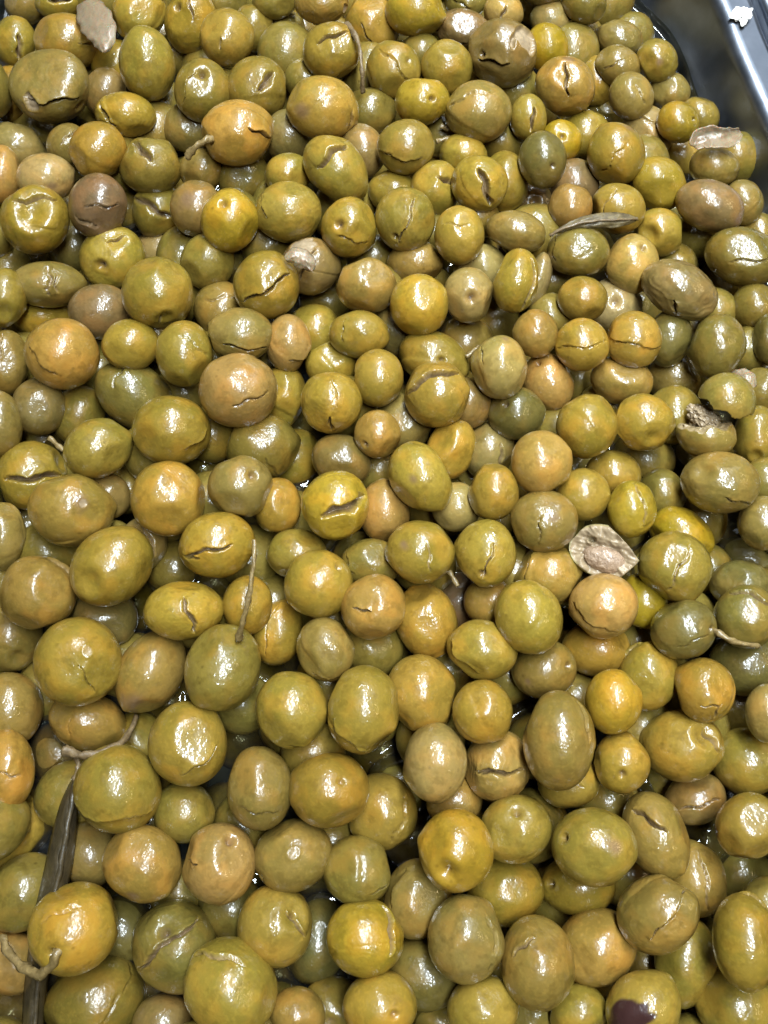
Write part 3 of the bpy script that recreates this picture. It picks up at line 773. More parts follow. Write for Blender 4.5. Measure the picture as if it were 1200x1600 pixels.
# ---------------------------------------------------------------- labels: what it looks like and which marked neighbour it lies beside
MARKS = [o for o in OL if o['short']]
DIRS = ['right of', 'below and right of', 'below', 'below and left of', 'left of', 'above and left of', 'above', 'above and right of']
ORD = ['nearest', 'second', 'third', 'fourth']
def sector(a, b): return int(round(math.atan2(b['y'] - a['y'], b['x'] - a['x']) / (math.pi / 4))) % 8
used = set(o['label'] for o in MARKS)
for o in OL:
    if o['short'] or not o['thing']: continue
    kinds = [a for a, _ in o['ft']]
    adj = 'split ' if 'c' in kinds and max(v[4] for a, v in o['ft'] if a == 'c') > .03 else 'wrinkled ' if 'w' in kinds and max(v[0] for a, v in o['ft'] if a == 'w') > .45 else 'scarred ' if 's' in kinds else 'dented ' if 'd' in kinds else ''
    if o['lay'] >= .6: adj = 'half-hidden ' + adj
    best = None
    for mk in MARKS:
        d = math.hypot(mk['x'] - o['x'], mk['y'] - o['y'])
        if d > 320: continue
        s = sector(mk, o)
        rank = sum(1 for q in OL if q['thing'] and q is not o and q is not mk and sector(mk, q) == s and math.hypot(mk['x'] - q['x'], mk['y'] - q['y']) < d)
        if rank > 3: continue
        key = (rank, d)
        if best is None or key < best[0]: best = (key, s, mk)
    (rank, d), s, mk = best
    o['label'] = f"{adj}{COLW[o['col'][0]]} olive, {ORD[rank]} {DIRS[s]} {mk['short']}"
    if len(o['label'].split()) > 16: o['label'] = f"{COLW[o['col'][0]]} olive, {ORD[rank]} {DIRS[s]} {mk['short']}"
    if o['label'] in used: print('DUP', o['label'])
    used.add(o['label'])
    if len(o['label'].split()) > 16: print('LONG', o['label'])

# ---------------------------------------------------------------- one olive's shape
def crack_path(n, n0, t, b):
    return np.arctan2(n @ t, n @ n0), np.arcsin(np.clip(n @ b, -1, 1))
def olive_shape(o, level):
    rng = np.random.default_rng(1000 + o['i']); n, f = ico(level); n = n.copy()
    # local frame of the mesh: x along U[:,0] in the picture, y up, z to the eye
    def loc(px, py):
        d = o['U'].T @ np.array([px - o['x'], py - o['y']]); u, v = d[0] / o['S'][0], -d[1] / o['S'][1]
        r = math.hypot(u, v)
        if r > .96: u *= .96 / r; v *= .96 / r
        return np.array([u, v, math.sqrt(max(1 - u * u - v * v, 0.0))])
    aU = math.atan2(o['U'][1, 0], o['U'][0, 0])
    feats = []
    for k, v in o['ft']:
        if k == 'c':
            n0 = loc(v[0], v[1]); a = -(math.radians(v[2]) - aU); t = np.array([math.cos(a), math.sin(a), 0.0])
            t -= n0 * (t @ n0); t /= np.linalg.norm(t); b = np.cross(n0, t); feats.append(('c', n0, t, b, v[3] * 1.2, v[4] * 1.2, v[5]))
        elif k == 'w': feats.append(('w', v[0]))
        else: feats.append((k, loc(v[0], v[1])) + tuple(v[2:]))
    for ft in feats:                 # pull the mesh lines together where the skin is split
        if ft[0] != 'c': continue
        _, n0, t, b, Ln, op, st = ft
        al, s = crack_path(n, n0, t, b); w0 = .55; u = np.abs(s) / w0
        g = np.where(u < 1, u * (.30 + .70 * u), u) * w0 * np.sign(s)
        A = (1 - smooth01(Ln * 1.2, Ln * 1.2 + .5, np.abs(al))) * (n @ n0 > -.2)
        s2 = s + (g - s) * A
        pl = n - np.outer(n @ b, b); pl /= np.maximum(np.linalg.norm(pl, axis=1, keepdims=True), 1e-6)
        n = pl * np.cos(s2)[:, None] + np.outer(np.sin(s2), b)
    if not any(q[0] == 'w' for q in feats) and rng.uniform() < .55: feats.append(('w', rng.uniform(.12, .5)))
    N = len(n); rho = np.ones(N); mask = np.zeros((N, 4))
    # general unevenness: each olive is a little lopsided, flattened where neighbours press
    for _ in range(9):
        c = rng.normal(size=3); c /= np.linalg.norm(c); dd = 1 - n @ c
        if rng.uniform() < .5: rho += rng.uniform(-.06, .045) * np.exp(-dd / rng.uniform(.15, .5))
        else:                        # a pressed facet with a soft rim
            cut = rng.uniform(.87, .965); hgt = cut / np.maximum(n @ c, .05); kk = .06
            hh_ = np.clip(.5 + .5 * (hgt - rho) / kk, 0, 1); rho = hgt * (1 - hh_) + rho * hh_ - kk * hh_ * (1 - hh_)
    rho += .020 * snoise(n, rng, 3.0, 2) + .0050 * snoise(n, rng, 9, 2)
    for _ in range(rng.integers(0, 3)):          # soft creases and skin folds
        k = rng.normal(size=3); k /= np.linalg.norm(k); s = n @ k - rng.uniform(-.4, .4) + .12 * snoise(n, rng, 2.5, 1)
        am = smooth01(-.1, .5, snoise(n, rng, 1.8, 1))
        rho -= rng.uniform(.008, .022) * np.exp(-(s / rng.uniform(.025, .06)) ** 2) * am
        rho += rng.uniform(-.022, .022) * np.exp(-np.abs(s) / .25) * np.tanh(s / .03) * am
    if rng.uniform() < .45:          # the pointed end of the fruit
        c = np.array([rng.choice([-1, 1]) * 1.0, rng.uniform(-.5, .5), rng.uniform(-.2, .6)]); c /= np.linalg.norm(c)
        th = np.arccos(np.clip(n @ c, -1, 1)); rho += rng.uniform(.03, .07) * np.exp(-(th / .38) ** 2) + .03 * np.exp(-(th / .12) ** 2)
    rho *= 1 + rng.uniform(-.06, .06) * n[:, 0] + rng.uniform(-.06, .06) * n[:, 1]       # fatter at one end
    rim = np.abs(n[:, 2]) < .35
    rho *= 1.0 / (.5 * rho[rim].mean() + .5 * np.percentile(rho[rim], 80))
    for ft in feats:
        if ft[0] == 'w':
            a = ft[1]; q = snoise(n, rng, 4.5, 2)
            rho += a * (.016 * (1 - np.abs(np.sin(5.5 * q + 3 * snoise(n, rng, 3, 1)))) + .012 * snoise(n, rng, 7, 2) - .006)
        elif ft[0] == 'c':
            _, n0, t, b, Ln, op, st = ft
            al, s = crack_path(n, n0, t, b)
            s = s - (.05 * np.sin(al * 5 / max(Ln, .2) + rng.uniform(0, 6)) + .010 * np.sin(al * 17 + rng.uniform(0, 6)) + .005 * np.sin(al * 41 + rng.uniform(0, 6))) * min(1, Ln * 1.4)
            front = (n @ n0 > 0)
            tp = np.clip(1 - (np.abs(al) / Ln) ** 2.2, 0, 1) ** .6 * front
            w = op * (.22 + .78 * tp) * (1 + .15 * np.sin(al * 11 + 1))
            op_m = smooth01(.02, .3, tp)
            g = (1 - smooth01(.55 * w, 1.15 * w, np.abs(s))) * op_m
            depth = min(.07 + 3.0 * op, .34)
            lip = np.exp(-((np.abs(s) - 1.9 * w) / (1.2 * w + .02)) ** 2) * op_m
            rho += -depth * g + .014 * lip * (op > .02)
            rho += .85 * st * tp * np.exp(-np.abs(s) / .32) * np.tanh(s / (.010 + .25 * op))
            mask[:, 0] = np.maximum(mask[:, 0], g * smooth01(.008, .03, op))
        elif ft[0] == 'd':
            th = np.arccos(np.clip(n @ ft[1], -1, 1)); rho -= 1.35 * ft[3] * np.exp(-(th / ft[2]) ** 3) - .22 * ft[3] * np.exp(-((th - 1.6 * ft[2]) / (.5 * ft[2])) ** 2)
        elif ft[0] == 'n':
            th = np.arccos(np.clip(n @ ft[1], -1, 1)); rho += ft[3] * np.exp(-(th / ft[2]) ** 2)
        elif ft[0] == 's':
            th = np.arccos(np.clip(n @ ft[1], -1, 1)); sz = ft[2]
            rho += -.20 * np.exp(-(th / (.50 * sz)) ** 2) - .07 * np.exp(-(th / (1.4 * sz)) ** 2) + .020 * np.exp(-((th - 1.2 * sz) / (.4 * sz)) ** 2)
            mask[:, 2] = np.maximum(mask[:, 2], .9 * np.exp(-(th / (.6 * sz)) ** 2))
        elif ft[0] == 't':
            th = np.arccos(np.clip(n @ ft[1], -1, 1)) * (1 + .25 * snoise(n, rng, 9, 2)); g = 1 - smooth01(ft[2] * .92, ft[2] * 1.05, th)
            rho += g * (-ft[3] + .025 * snoise(n, rng, 16, 3)) + .02 * np.exp(-((th - ft[2] * 1.1) / .05) ** 2)
            mask[:, 1] = np.maximum(mask[:, 1], g * (1.0 if ft[3] > .015 else .45))
        elif ft[0] in 'bB':
            th = np.arccos(np.clip(n @ ft[1], -1, 1)) * (1 + .45 * snoise(n, rng, 5, 3)); g = 1 - smooth01(ft[2] * (.1 if ft[0] == 'b' else .8), ft[2], th)
            j = 2 if ft[0] == 'b' else 3; mask[:, j] = np.maximum(mask[:, j], g); rho -= .01 * g
    return n, f, rho, mask, feats
def frame(o):
    d = ray(o['x'], o['y']); d /= np.linalg.norm(d); z = -d
    # picture axes carried into the plane square to the line of sight
    X = CX - z * (CX @ z); X /= np.linalg.norm(X); Y = np.cross(z, X)
    ex = X * o['U'][0, 0] - Y * o['U'][1, 0]; ey = np.cross(z, ex)
    return np.stack([ex, ey, z], 1)
def place(ob, o):
    R = frame(o); c = atd(o['x'], o['y'], o['z']); M = Matrix.Identity(4)
    for i in range(3):
        for j in range(3): M[i][j] = float(R[i, j])
        M[i][3] = float(c[i])
    ob.matrix_world = M
def semi(o):
    k = o['z'] / FPX; return np.array([o['S'][0] * k, o['S'][1] * k, o['rz'] * k])
def colour(o):
    rng = random.Random(50 + o['i']); a = [COL[c] for c in o['col']]
    c = [sum(q[i] for q in a) / len(a) for i in range(3)]
    v = rng.uniform(.84, 1.04); h = rng.uniform(-.05, .05)
    return (c[0] * v * (1 + h), c[1] * v, c[2] * v * (1 - h * 2), 1)
def set_mask(me, mask):
    a = me.attributes.new('mask', 'FLOAT_COLOR', 'POINT'); a.data.foreach_set('color', np.asarray(mask, np.float32).ravel())
def scar_mesh(r):
    v = [(0, 0, r * .25)]; f = []; k = 10
    for ring, (rr, zz) in enumerate(((.55, .30), (.85, .22), (1.0, -.15))):
        for i in range(k):
            a = 6.2832 * i / k; q = 1 + .12 * math.sin(i * 2.7 + ring); v.append((rr * r * q * math.cos(a), rr * r * q * math.sin(a), zz * r))
    for i in range(k):
        j = (i + 1) % k; f.append((0, 1 + i, 1 + j))
        for ring in range(2): a = 1 + ring * k; f.append((a + i, a + k + i, a + k + j, a + j))
    return mesh_from('stem_scar', v, f)
def tube(pts, radii, k=10, rng=None, lump=.22):
    pts = [np.array(p) for p in smooth_path(pts, 6)]; n = len(pts)
    rr = np.interp(np.linspace(0, 1, n), np.linspace(0, 1, len(radii)), radii)
    T = np.gradient(np.array(pts), axis=0); T /= np.linalg.norm(T, axis=1, keepdims=True)
    up = np.array([.3, .2, .93]); v = []; f = []
    for i in range(n):
        a = np.cross(T[i], up); a /= np.linalg.norm(a); b = np.cross(T[i], a)
        for j in range(k):
            th = 6.2832 * j / k; q = rr[i] * (1 + lump * math.sin(i * 1.7 + j * 2.1) * .6 + lump * math.sin(i * .9 + j))
            v.append(pts[i] + q * (math.cos(th) * a + math.sin(th) * b))
    for i in range(n - 1):
        for j in range(k): j2 = (j + 1) % k; f.append((i * k + j, i * k + j2, (i + 1) * k + j2, (i + 1) * k + j))
    f.append(tuple(range(k - 1, -1, -1))); f.append(tuple((n - 1) * k + j for j in range(k)))
    return np.array(v), f

# ---------------------------------------------------------------- the olives one by one
GROUP = 'cracked green olives heaped in the pan'
BY = {}
rest_v, rest_f, rest_m, off = [], [], [], 0
for o in OL:
    if o['X']: continue
    crack = any(a == 'c' and v[4] >= .025 for a, v in o['ft']) or any(a in 'tB' for a, _ in o['ft'])
    big = o['rx'] * o['ry'] > 1500
    level = 6 if (crack and o['lay'] < .5 and o['thing']) else 5 if (o['lay'] < 1.25 and o['thing']) else 4
    n, f, rho, mask, feats = olive_shape(o, level)
    v = n * rho[:, None] * semi(o)
    if not o['thing']:
        R = frame(o); c = atd(o['x'], o['y'], o['z']); rest_v.append(v @ R.T + c); rest_f.append(f + off); off += len(v); continue
    me = fast_tri_mesh('olive', v, f); set_mask(me, mask)
    ob = link('olive', me, M_OLIVE); place(ob, o); ob.color = colour(o); BY[o['i']] = ob
    tag(ob, o['label'], 'olive', GROUP)
    for ft in feats:
        if ft[0] == 's':
            j = int(np.argmax(n @ ft[1])); p = v[j]; nn = ft[1] / semi(o); nn /= np.linalg.norm(nn)
            s = link('stem_scar', scar_mesh(ft[2] * .34 * float(semi(o).mean())), M_SCAR, ob)
            q = Vector(nn).to_track_quat('Z', 'Y'); s.location = Vector(p); s.rotation_mode = 'QUATERNION'; s.rotation_quaternion = q
def find(part): return next(o for o in OL if o['short'] and part in o['short'])
# ---------------------------------------------------------------- the two broken olives
def torn_pieces():
    o = next(q for q in OL if q['X'] == 'torn')
    root = bpy.data.objects.new('broken_olive', None); C.objects.link(root); root.location = atd(o['x'], o['y'], o['z'])
    tag(root, o['label'], 'olive', GROUP); bpy.context.view_layer.update()
    inv = Matrix.Translation(-Vector(root.location))
    def part(name, px, py, dz, rpx, ang, fn, level, colr):
        q = dict(o); q.update(x=px, y=py, rx=rpx[0], ry=rpx[1], ang=math.radians(ang), z=o['z'] + dz)
        q['U'], q['S'] = axes_world(q); q['rz'] = sum(rpx) / 2 * .95
        n, f = ico(level); rng = np.random.default_rng(7 + len(name))
        n2, f2, rho, mask = fn(n.copy(), f, rng)
        v = (n2 * rho[:, None] * semi(q)) @ frame(q).T + atd(px, py, q['z']) - np.array(root.location)
        me = fast_tri_mesh(name, v, f2); set_mask(me, mask); ob = link(name, me, M_OLIVE, root); ob.color = colr; return ob
    def bowl(n, f, rng):
        m = np.array([-.38, .86, .30]); m /= np.linalg.norm(m)
        d = n @ m; rho = 1 + .02 * snoise(n, rng, 3, 2) + .012 * snoise(n, rng, 8, 2)
        cut = (.42 + .10 * snoise(n, rng, 7, 2)) / np.maximum(d, 1e-3); g = (d > 0) & (cut < rho)
        rho2 = np.where(g, cut, rho); gg = g.astype(float)
        pp = n * rho2[:, None]; rho2 = rho2 + gg * np.minimum(1, 3 * (1 - np.linalg.norm(pp, axis=1))) * (.16 * np.abs(snoise(pp, rng, 11, 3)) + .05 * snoise(pp, rng, 30, 2))
        mask = np.zeros((len(n), 4)); mask[:, 1] = gg * .65; return n, f, rho2, mask
    part('lower_half', 1103, 679, .001, (48, 37), 8, bowl, 6, (.21, .14, .032, 1))
    def shell(n, f, rng):
        a = np.array([.74, .58, .34]); a /= np.linalg.norm(a)
        d = n @ a + .10 * np.sin(9 * (n @ np.array([-.62, .78, 0]))) + .05 * snoise(n, rng, 12, 2)
        keepv = d > -.02; kf = keepv[f].all(1); f = f[kf]
        ids = np.unique(f); mp = -np.ones(len(n), int); mp[ids] = np.arange(len(ids)); n = n[ids]; f = mp[f]
        rho = 1 + .02 * snoise(n, rng, 3, 2); N = len(n)
        ec = {}
        for t in f:
            for e in ((t[0], t[1]), (t[1], t[2]), (t[2], t[0])): ec[e] = 1
        rim = [e for e in ec if (e[1], e[0]) not in ec]
        F = [f, f[:, ::-1] + N] + ([np.array([(a_, a_ + N, b_) for a_, b_ in rim] + [(b_, a_ + N, b_ + N) for a_, b_ in rim])] if rim else [])
        mask = np.zeros((2 * N, 4)); mask[N:, 0] = .9
        return np.concatenate([n, n]), np.concatenate(F), np.concatenate([rho, rho * .90]), mask
    part('torn_skin', 1134, 628, -.0035, (47, 45), 0, shell, 6, (.19, .135, .028, 1))
    def crumb(n, f, rng):
        rho = 1 + .30 * np.abs(snoise(n, rng, 5, 3, 14)) + .08 * snoise(n, rng, 17, 2, 14); mask = np.zeros((len(n), 4)); mask[:, 1] = 1; return n, f, rho, mask
    part('flesh', 1099, 652, .0002, (25, 16), 28, crumb, 6, (.4, .34, .2, 1))
torn_pieces()
def half_olive():
    o = next(q for q in OL if q['X'] == 'half')
    n, f = ico(6); rng = np.random.default_rng(3)
    d = n[:, 2]; rho = 1 + .02 * snoise(n, rng, 3, 2); cut = .30 / np.maximum(d, 1e-3); g = (d > 0) & (cut < rho)
    rho = np.where(g, cut, rho)
    p = n * rho[:, None]; gg = g.astype(float)
    for a_, cc in (((.62, .78), .70), ((.93, -.36), .86), ((-.95, .30), .90)):      # ragged straight breaks in its outline
        q = p[:, 0] * a_[0] + p[:, 1] * a_[1] + .03 * snoise(p, rng, 6, 2); ex_ = np.maximum(q - cc, 0)[:, None] * .85
        p[:, :2] -= ex_ * np.array(a_)
    r1 = np.hypot((p[:, 0] - .05) / .70, (p[:, 1] + .26) / .62)
    hole = 1 - smooth01(.80, 1.02, r1); side = 1 - smooth01(.03, .12, np.hypot((p[:, 0] + .42) * .8, (p[:, 1] - .30) / 1.3))
    p[:, 2] += gg * (-.10 * hole - .34 * side + .14 * np.abs(snoise(p, rng, 4.5, 3, 14)) + .04 * snoise(p, rng, 22, 2, 14) + .25 * np.maximum(p[:, 1], 0) - .10 * (p[:, 0] < -.55))
    mask = np.zeros((len(n), 4)); mask[:, 1] = np.where(gg > 0, 1 - .45 * side, .35); mask[:, 0] = gg * side * .8
    me = fast_tri_mesh('broken_olive', p * semi(o), f); set_mask(me, mask)
    ob = link('broken_olive', me, M_OLIVE); place(ob, o); ob.color = (.40, .36, .17, 1); tag(ob, o['label'], 'olive', GROUP)
    n, f = ico(5); s = semi(o)
    q = n * (1 + .06 * snoise(n, rng, 4, 3, 14) + .02 * snoise(n, rng, 18, 2, 14))[:, None] * np.array([.62, .54, .36])
    q = q + np.array([.06, -.27, .14])
    st = link('stone', fast_tri_mesh('stone', q * s, f), M_PIT, ob)
half_olive()
# small loose flap of the peeling olive is its own part
# ---------------------------------------------------------------- stems and stalks
def stem(o, tile, pts, radii, depth_off, name='stem'):
    ob = BY[o['i']]; ob_inv = ob.matrix_world.inverted()
    k = o['z'] / FPX; P = []
    for i, (x, y) in enumerate(pts):
        px, py = tile[0] + x / 3, tile[1] + y / 3
        P.append(atd(px, py, o['z'] + depth_off[i] * o['rz'] * k))
    v, f = tube(P, [r / 3 * k for r in radii])
    v = [ob_inv @ Vector(p) for p in v]
    link(name, mesh_from(name, v, f), M_STEM, ob)
bpy.context.view_layer.update()
stem(find('short bent stem'), (0, 0), [(1000, 645), (972, 655), (940, 672), (905, 700), (880, 735)], [16, 16, 12, 14, 19], [-.55, -.75, -.75, -.65, -.45])
stem(find('long upright stalk'), (0, 800), [(1118, 592), (1130, 545), (1150, 470), (1168, 390), (1180, 300), (1192, 210), (1190, 130)], [18, 12, 10, 13, 9, 9, 9], [-.5, -.75, -.95, -1.05, -1.1, -1.1, -1.0])
stem(find('dark olive with the long stem'), (800, 800), [(930, 548), (960, 562), (1005, 590), (1060, 612), (1160, 628)], [17, 15, 13, 12, 9], [-.45, -.7, -.85, -.85, -.75])
stem(find('curling stem'), (0, 1200), [(276, 850), (268, 872), (235, 935), (180, 965), (105, 930), (40, 865), (12, 790)], [21, 20, 19, 24, 20, 18, 18], [-.85, -.95, -.85, -.65, -.4, -.1, .2])
def loose_twig(tile, pts, radii, offs, label, name='twig', cat='twig', matl=None, absolute=False):
    P = []; 
    for i, (x, y) in enumerate(pts):
        px, py = tile[0] + x / 3, tile[1] + y / 3; P.append(atd(px, py, surf_depth(px, py) + offs[i]))
    k = surf_depth(tile[0] + pts[0][0] / 3, tile[1] + pts[0][1] / 3) / FPX
    v, f = tube(P, [r / 3 * k for r in radii]); c = v.mean(0)
    ob = link(name, mesh_from(name, v - c, f), matl or M_TWIG); ob.location = c; tag(ob, label, cat); return ob
loose_twig((400, 0), [(425, 122), (455, 150), (482, 210), (492, 280), (498, 350), (500, 435)], [18, 12, 9, 8, 10, 10], [-.006, -.009, -.0095, -.009, -.006, .001], 'thin dry twig standing between the olives near the top centre')
loose_twig((0, 800), [(303, 1116), (370, 1138), (450, 1132), (540, 1098), (600, 1045), (640, 955)], [24, 17, 15, 16, 14, 12], [-.006, -.0065, -.006, -.003, .002, .008], 'pale bent twig lying above the dark curled leaf at the lower left')
STALK = 'small cut stalk end'
for tile, pts, r, offs, lab in (
    ((400, 0), [(80, 578), (120, 576), (172, 574)], 12, .004, STALK + ' wedged between two golden olives near the top'),
    ((400, 0), [(868, 592), (890, 600), (925, 606)], 13, .006, STALK + ', upper of two beside the large grey-green streaked olive'),
    ((400, 0), [(845, 664), (880, 654), (925, 645)], 11, .006, STALK + ', lower of two beside the large grey-green streaked olive'),
    ((400, 800), [(905, 278), (922, 305), (946, 348)], 12, .005, STALK + ' beside the dark purple olive at the centre'),
    ((0, 400), [(232, 852), (262, 880), (298, 912)], 12, .004, STALK + ' above the sliced olive near the left edge'),
    ((400, 400), [(1045, 425), (1018, 447), (985, 472)], 11, .004, STALK + ' under the pale olive with the ring navel')):
    loose_twig(tile, pts, [r, r * .9, r], [offs] * 3, lab, 'stalk_fragment', 'stalk', M_STEM)

# ---------------------------------------------------------------- leaves and scraps of skin: curved sheets with thickness
def sheet(pts, widths, offs, sag, thick, seed, wrinkle=.0003, k=13, edge=.0):
    """pts: midline in photo pixels; widths: half widths in pixels; sag: how far the sides fall away (m)"""
    rng = np.random.default_rng(seed); mid = np.array(smooth_path(pts, 5)); n = len(mid)
    t = np.linspace(0, 1, n); wd = np.interp(t, np.linspace(0, 1, len(widths)), widths); of = np.interp(t, np.linspace(0, 1, len(offs)), offs)
    T = np.gradient(mid, axis=0); T /= np.linalg.norm(T, axis=1, keepdims=True); Nn = np.stack([-T[:, 1], T[:, 0]], 1)
    V = []; ph = rng.uniform(0, 6, 8)
    for i in range(n):
        for j in range(k):
            s = -1 + 2 * j / (k - 1); e = 1 + edge * math.sin(i * 1.3 + ph[0] + 2 * np.sign(s)) * abs(s)
            p = mid[i] + Nn[i] * wd[i] * s * e
            dz = of[i] + sag * s * s + wrinkle * (math.sin(i * .7 + s * 4 + ph[1]) + math.sin(i * 1.9 - s * 7 + ph[2]) * .6 + math.sin(s * 11 + ph[3] + i * .2) * .5)
            V.append(atd(p[0], p[1], surf_depth(*mid[i]) + dz))
    V = np.array(V); top = V; F = []
    g = V.reshape(n, k, 3); nn = np.cross(np.gradient(g, axis=0), np.gradient(g, axis=1)); nn /= np.maximum(np.linalg.norm(nn, axis=2, keepdims=True), 1e-9)
    if nn[n // 2, k // 2, 2] < 0: nn = -nn
    bott = (g - nn * thick).reshape(-1, 3); A = n * k
    for i in range(n - 1):
        for j in range(k - 1):
            a = i * k + j; F.append((a, a + 1, a + k + 1, a + k)); F.append((A + a, A + a + k, A + a + k + 1, A + a + 1))
    for i in range(n - 1):
        for j in (0, k - 1):
            a = i * k + j; F.append((a, a + k, A + a + k, A + a))
    for j in range(k - 1):
        for i in (0, n - 1):
            a = i * k + j; F.append((a, a + 1, A + a + 1, A + a))
    bm = bmesh.new(); vs_ = [bm.verts.new(p) for p in np.concatenate([top, bott])]
    for q in F: bm.faces.new([vs_[i] for i in q])
    bmesh.ops.recalc_face_normals(bm, faces=bm.faces); c = np.concatenate([top, bott]).mean(0)
    for p in bm.verts: p.co -= Vector(c)
    me = bpy.data.meshes.new('sheet'); bm.to_mesh(me); bm.free(); me.polygons.foreach_set('use_smooth', [True] * len(me.polygons)); return me, c, mid, of
def px3(tile, pts): return [(tile[0] + x / 3, tile[1] + y / 3) for x, y in pts]
# the dry leaf at the upper right
P = px3((800, 0), [(176, 1104), (250, 1068), (330, 1044), (410, 1034), (490, 1030), (550, 1028), (590, 1026)])
me, c, mid, of = sheet(P, [1, 5, 9.5, 12, 12, 8, 1], [-.004, -.0075, -.0095, -.0105, -.0105, -.0095, -.008], .0012, .0006, 5)
leaf = bpy.data.objects.new('olive_leaf', None); C.objects.link(leaf); leaf.location = c
tag(leaf, 'thin dark dry leaf lying across olives in the upper right', 'leaf')
link('blade', me, M_LEAF, leaf)
v, f = tube([atd(p[0], p[1], surf_depth(*p) + q - .0003) - c for p, q in list(zip(mid, of))[::5]], [.0005, .0004, .0003], 6)
link('midrib', mesh_from('midrib', v, f), M_TWIG, leaf)
# the dark curled leaf at the lower left
P = [(120, 1212), (114, 1232), (108, 1260), (101, 1300), (93, 1345), (84, 1390), (74, 1430), (66, 1470), (59, 1520), (53, 1570), (50, 1640)]
me, c, mid, of = sheet(P, [4, 9, 15, 19, 21.5, 22, 21, 20, 19, 18, 17], [-.004, -.005, -.0055, -.0055, -.005, -.004, -.003, -.002, -.001, 0, .001], .0055, .0008, 9, .00025)
leaf = bpy.data.objects.new('olive_leaf', None); C.objects.link(leaf); leaf.location = c
tag(leaf, 'long dark curled wet leaf standing in the brine at the lower left', 'leaf')
link('blade', me, M_WETLEAF, leaf)
v, f = tube([atd(p[0] + 3, p[1], surf_depth(*p) + q - .0004) - c for p, q in list(zip(mid, of))[::5]], [.0008, .0008, .0006], 6)
link('midrib', mesh_from('midrib', v, f), M_WETLEAF, leaf)
v, f = tube([atd(x, y, surf_depth(x, y) + q) - c for x, y, q in ((119, 1184, -.003), (122, 1194, -.0042), (121, 1206, -.0045), (117, 1220, -.0045))], [.0007, .0007, .0010], 7)
link('leaf_stalk', mesh_from('leaf_stalk', v, f), M_TWIG, leaf)
# scraps of translucent skin
def flake(pts, widths, offs, sag, seed, label, edge=.05):
    me, c, _, _ = sheet(pts, widths, offs, sag, .00035, seed, .00022, 15, edge)
    ob = link('skin_flake', me, M_FLAKE); ob.location = c; tag(ob, label, 'skin flake'); return ob
flake(px3((0, 0), [(392, 5), (420, 50), (452, 105), (478, 160), (488, 215), (486, 246)]), [12, 25, 28, 24, 15, 4], [-.009, -.0105, -.0108, -.010, -.009, -.008], .002, 21, 'papery translucent flake of skin on the olives at the upper left')
flake(px3((800, 0), [(852, 690), (880, 655), (930, 640), (985, 645), (1030, 640), (1072, 618)]), [6, 15, 17, 15, 15, 5], [-.006, -.009, -.011, -.011, -.010, -.008], -.002, 22, 'translucent grey-white flake of skin leaning against the steel wall')
flake(px3((800, 400), [(1015, 570), (1050, 565), (1085, 568), (1112, 585), (1128, 620)]), [5, 11, 14, 13, 6], [.001, -.003, -.005, -.006, -.005], .0015, 23, 'pale translucent skin scrap above the hollow ripped olive at the right')
flake(px3((400, 400), [(140, 20), (175, 0), (210, 10), (245, 35), (262, 70)]), [5, 13, 16, 13, 5], [-.0095, -.0105, -.0105, -.010, -.008], .002, 24, 'ragged pale flap of skin on the peeling brown olive, upper left of centre')
# white crumb on the rim
n, f = ico(5); rng = np.random.default_rng(4)
rr = 1 + .35 * snoise(n, rng, 5, 3) + .15 * snoise(n, rng, 13, 2)
ob = link('food_crumb', fast_tri_mesh('food_crumb', n * rr[:, None] * np.array([.0033, .0030, .0016]), f), M_CRUMB)
p = at(1160, 24, TOP + .0012); ob.location = p; tag(ob, 'ragged white food crumb stuck on the steel rim', 'crumb')

# ---------------------------------------------------------------- the uncountable rest: olives lower in the heap and round about
rng = np.random.default_rng(11)
from math import hypot
pos = np.array([atd(o['x'], o['y'], o['z']) for o in OL]); rad = np.array([float(semi(o).mean()) for o in OL])
poly = nd_e - nor * .011
def inside(x, y):
    c = False; j = len(poly) - 1
    for i in range(len(poly)):
        if (poly[i, 1] > y) != (poly[j, 1] > y) and x < (poly[j, 0] - poly[i, 0]) * (y - poly[i, 1]) / (poly[j, 1] - poly[i, 1]) + poly[i, 0]: c = not c
        j = i
    return c
def to_px(p):
    d = p - np.array([0, 0, CAM_H]); z = d @ CD; return W / 2 + FPX * (d @ CX) / z, H / 2 - FPX * (d @ CU) / z, z
cand = []
def offer(p, r, tight):
    global pos, rad
    if not inside(p[0], p[1]): return
    px, py, dep = to_px(p); infr = -20 < px < W + 20 and -20 < py < H + 20
    hh = heap_h(min(max(px, 0), W), min(max(py, 0), H))
    if p[2] > hh - (.011 if infr else -.004): return
    if np.any(np.linalg.norm(pos - p, axis=1) < (rad + r) * tight): return
    pos = np.vstack([pos, p]); rad = np.append(rad, r); cand.append((p, r))
for lz, z in enumerate((.012, -.003, -.016, -.030)):
    for i in range(-10, 12):
        for j in range(-10, 22):
            offer(np.array([i * .0195 + (j % 2) * .0097 + rng.uniform(-.003, .003) + lz * .006, j * .0172 + rng.uniform(-.003, .003) + lz * .007, z + rng.uniform(-.003, .003)]), rng.uniform(.0102, .0122), .84)
for _ in range(9000):                # look for holes that are still open
    offer(np.array([rng.uniform(-.17, .17), rng.uniform(-.10, .30), rng.uniform(-.036, .004)]), rng.uniform(.0100, .0115), .78)
lo_n, lo_f = ico(3)
for p, r in cand:
    R = np.linalg.qr(rng.normal(size=(3, 3)))[0]; s = np.array([rng.uniform(1, 1.18), 1, rng.uniform(.92, 1.02)]) * r
    v = (lo_n * (1 + .03 * snoise(lo_n, rng, 2.5, 2))[:, None] * s) @ R.T + p
    fl = lo_f if np.linalg.det(R) > 0 else lo_f[:, ::-1]
    rest_v.append(v); rest_f.append(fl + off); off += len(v)
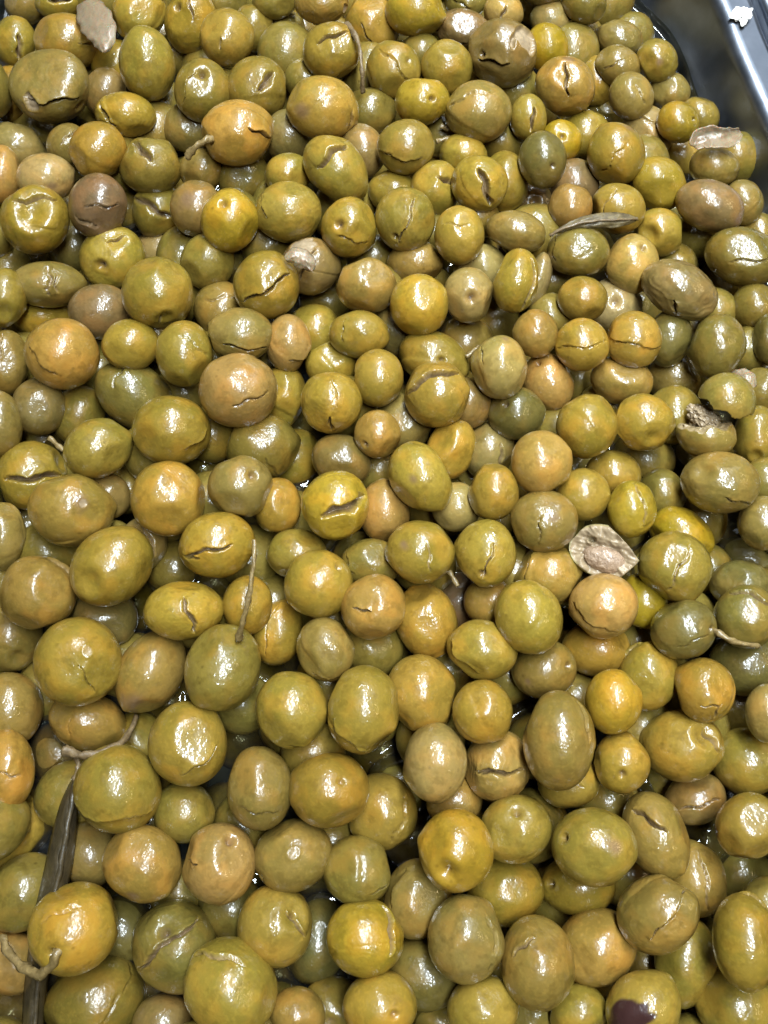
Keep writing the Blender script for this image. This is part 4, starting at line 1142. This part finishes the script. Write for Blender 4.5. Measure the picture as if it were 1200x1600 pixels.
print('rest', len(rest_v), 'filler', len(cand), 'things', len(BY))
me = fast_tri_mesh('lower_olives', np.concatenate(rest_v), np.concatenate(rest_f)); set_mask(me, np.zeros((off, 4)))
ob = link('lower_olives', me, M_OLIVE); ob.color = (.17, .12, .024, 1)
tag(ob, 'mass of green olives filling the pan below the top layer', 'olives', None, 'stuff')

# ---------------------------------------------------------------- brine with a meniscus creeping up every olive that breaks its surface
step = .0011
x0, x1, y0, y1 = -.20, .21, -.12, .36
gx = np.arange(x0, x1, step); gy = np.arange(y0, y1, step); X, Y = np.meshgrid(gx, gy); Z = np.full(X.shape, 0.0)
for p, r in zip(pos, rad):
    if abs(p[2] - ZB) > r * .97: continue
    rc = math.sqrt(r * r - (p[2] - ZB) ** 2); d = np.hypot(X - p[0], Y - p[1]) - rc
    m = (d < .008); Z[m] += .0010 * np.exp(-np.maximum(d[m], 0) / .0013)
Z = ZB + np.minimum(Z, .0016) + .00012 * np.sin(X * 240 + 2 * np.sin(Y * 130)) + .0001 * np.sin(Y * 310 + X * 90)
ny, nx = X.shape
def dist_edge(px, py): return np.min((nd_e[:, 0] - px) ** 2 + (nd_e[:, 1] - py) ** 2) ** .5
# keep only grid cells inside the pan
pe = nd_e - nor * .0040; ins = np.zeros(X.shape, bool); j = len(pe) - 1
for i in range(len(pe)):
    c1 = (pe[i, 1] > Y) != (pe[j, 1] > Y)
    with np.errstate(divide='ignore', invalid='ignore'):
        xi = (pe[j, 0] - pe[i, 0]) * (Y - pe[i, 1]) / (pe[j, 1] - pe[i, 1]) + pe[i, 0]
    ins ^= c1 & (X < xi); j = i
dd = np.full(X.shape, 9.0)
for p in pe: dd = np.minimum(dd, np.hypot(X - p[0], Y - p[1]))
idx = np.arange(ny * nx).reshape(ny, nx); cell = ins[:-1, :-1] & ins[1:, :-1] & ins[:-1, 1:] & ins[1:, 1:]
a, b, c_, d_ = idx[:-1, :-1][cell], idx[:-1, 1:][cell], idx[1:, 1:][cell], idx[1:, :-1][cell]
tri = np.concatenate([np.stack([a, b, c_], 1), np.stack([a, c_, d_], 1)])
V = np.stack([X.ravel(), Y.ravel(), Z.ravel()], 1); nv = len(V)
strip = [(-.0062, -.0003), (-.0046, .0), (-.0034, .0001), (-.0024, .0003), (-.0016, .0006), (-.0010, .0010), (-.0005, .0015), (-.0001, .0021), (.0006, .0026)]
sv = np.array([(p[0] + q[0] * o_, p[1] + q[1] * o_, ZB + z_) for p, q in zip(nd_e, nor) for o_, z_ in strip]); k = len(strip)
st_ = [(nv + i * k + j, nv + (i + 1) * k + j, nv + (i + 1) * k + j + 1) for i in range(len(nd_e) - 1) for j in range(k - 1)] + [(nv + i * k + j, nv + (i + 1) * k + j + 1, nv + i * k + j + 1) for i in range(len(nd_e) - 1) for j in range(k - 1)]
st_ = [(a_, c_, b_) for a_, b_, c_ in st_]
me = fast_tri_mesh('brine', np.concatenate([V, sv]), np.concatenate([tri, np.array(st_)]))
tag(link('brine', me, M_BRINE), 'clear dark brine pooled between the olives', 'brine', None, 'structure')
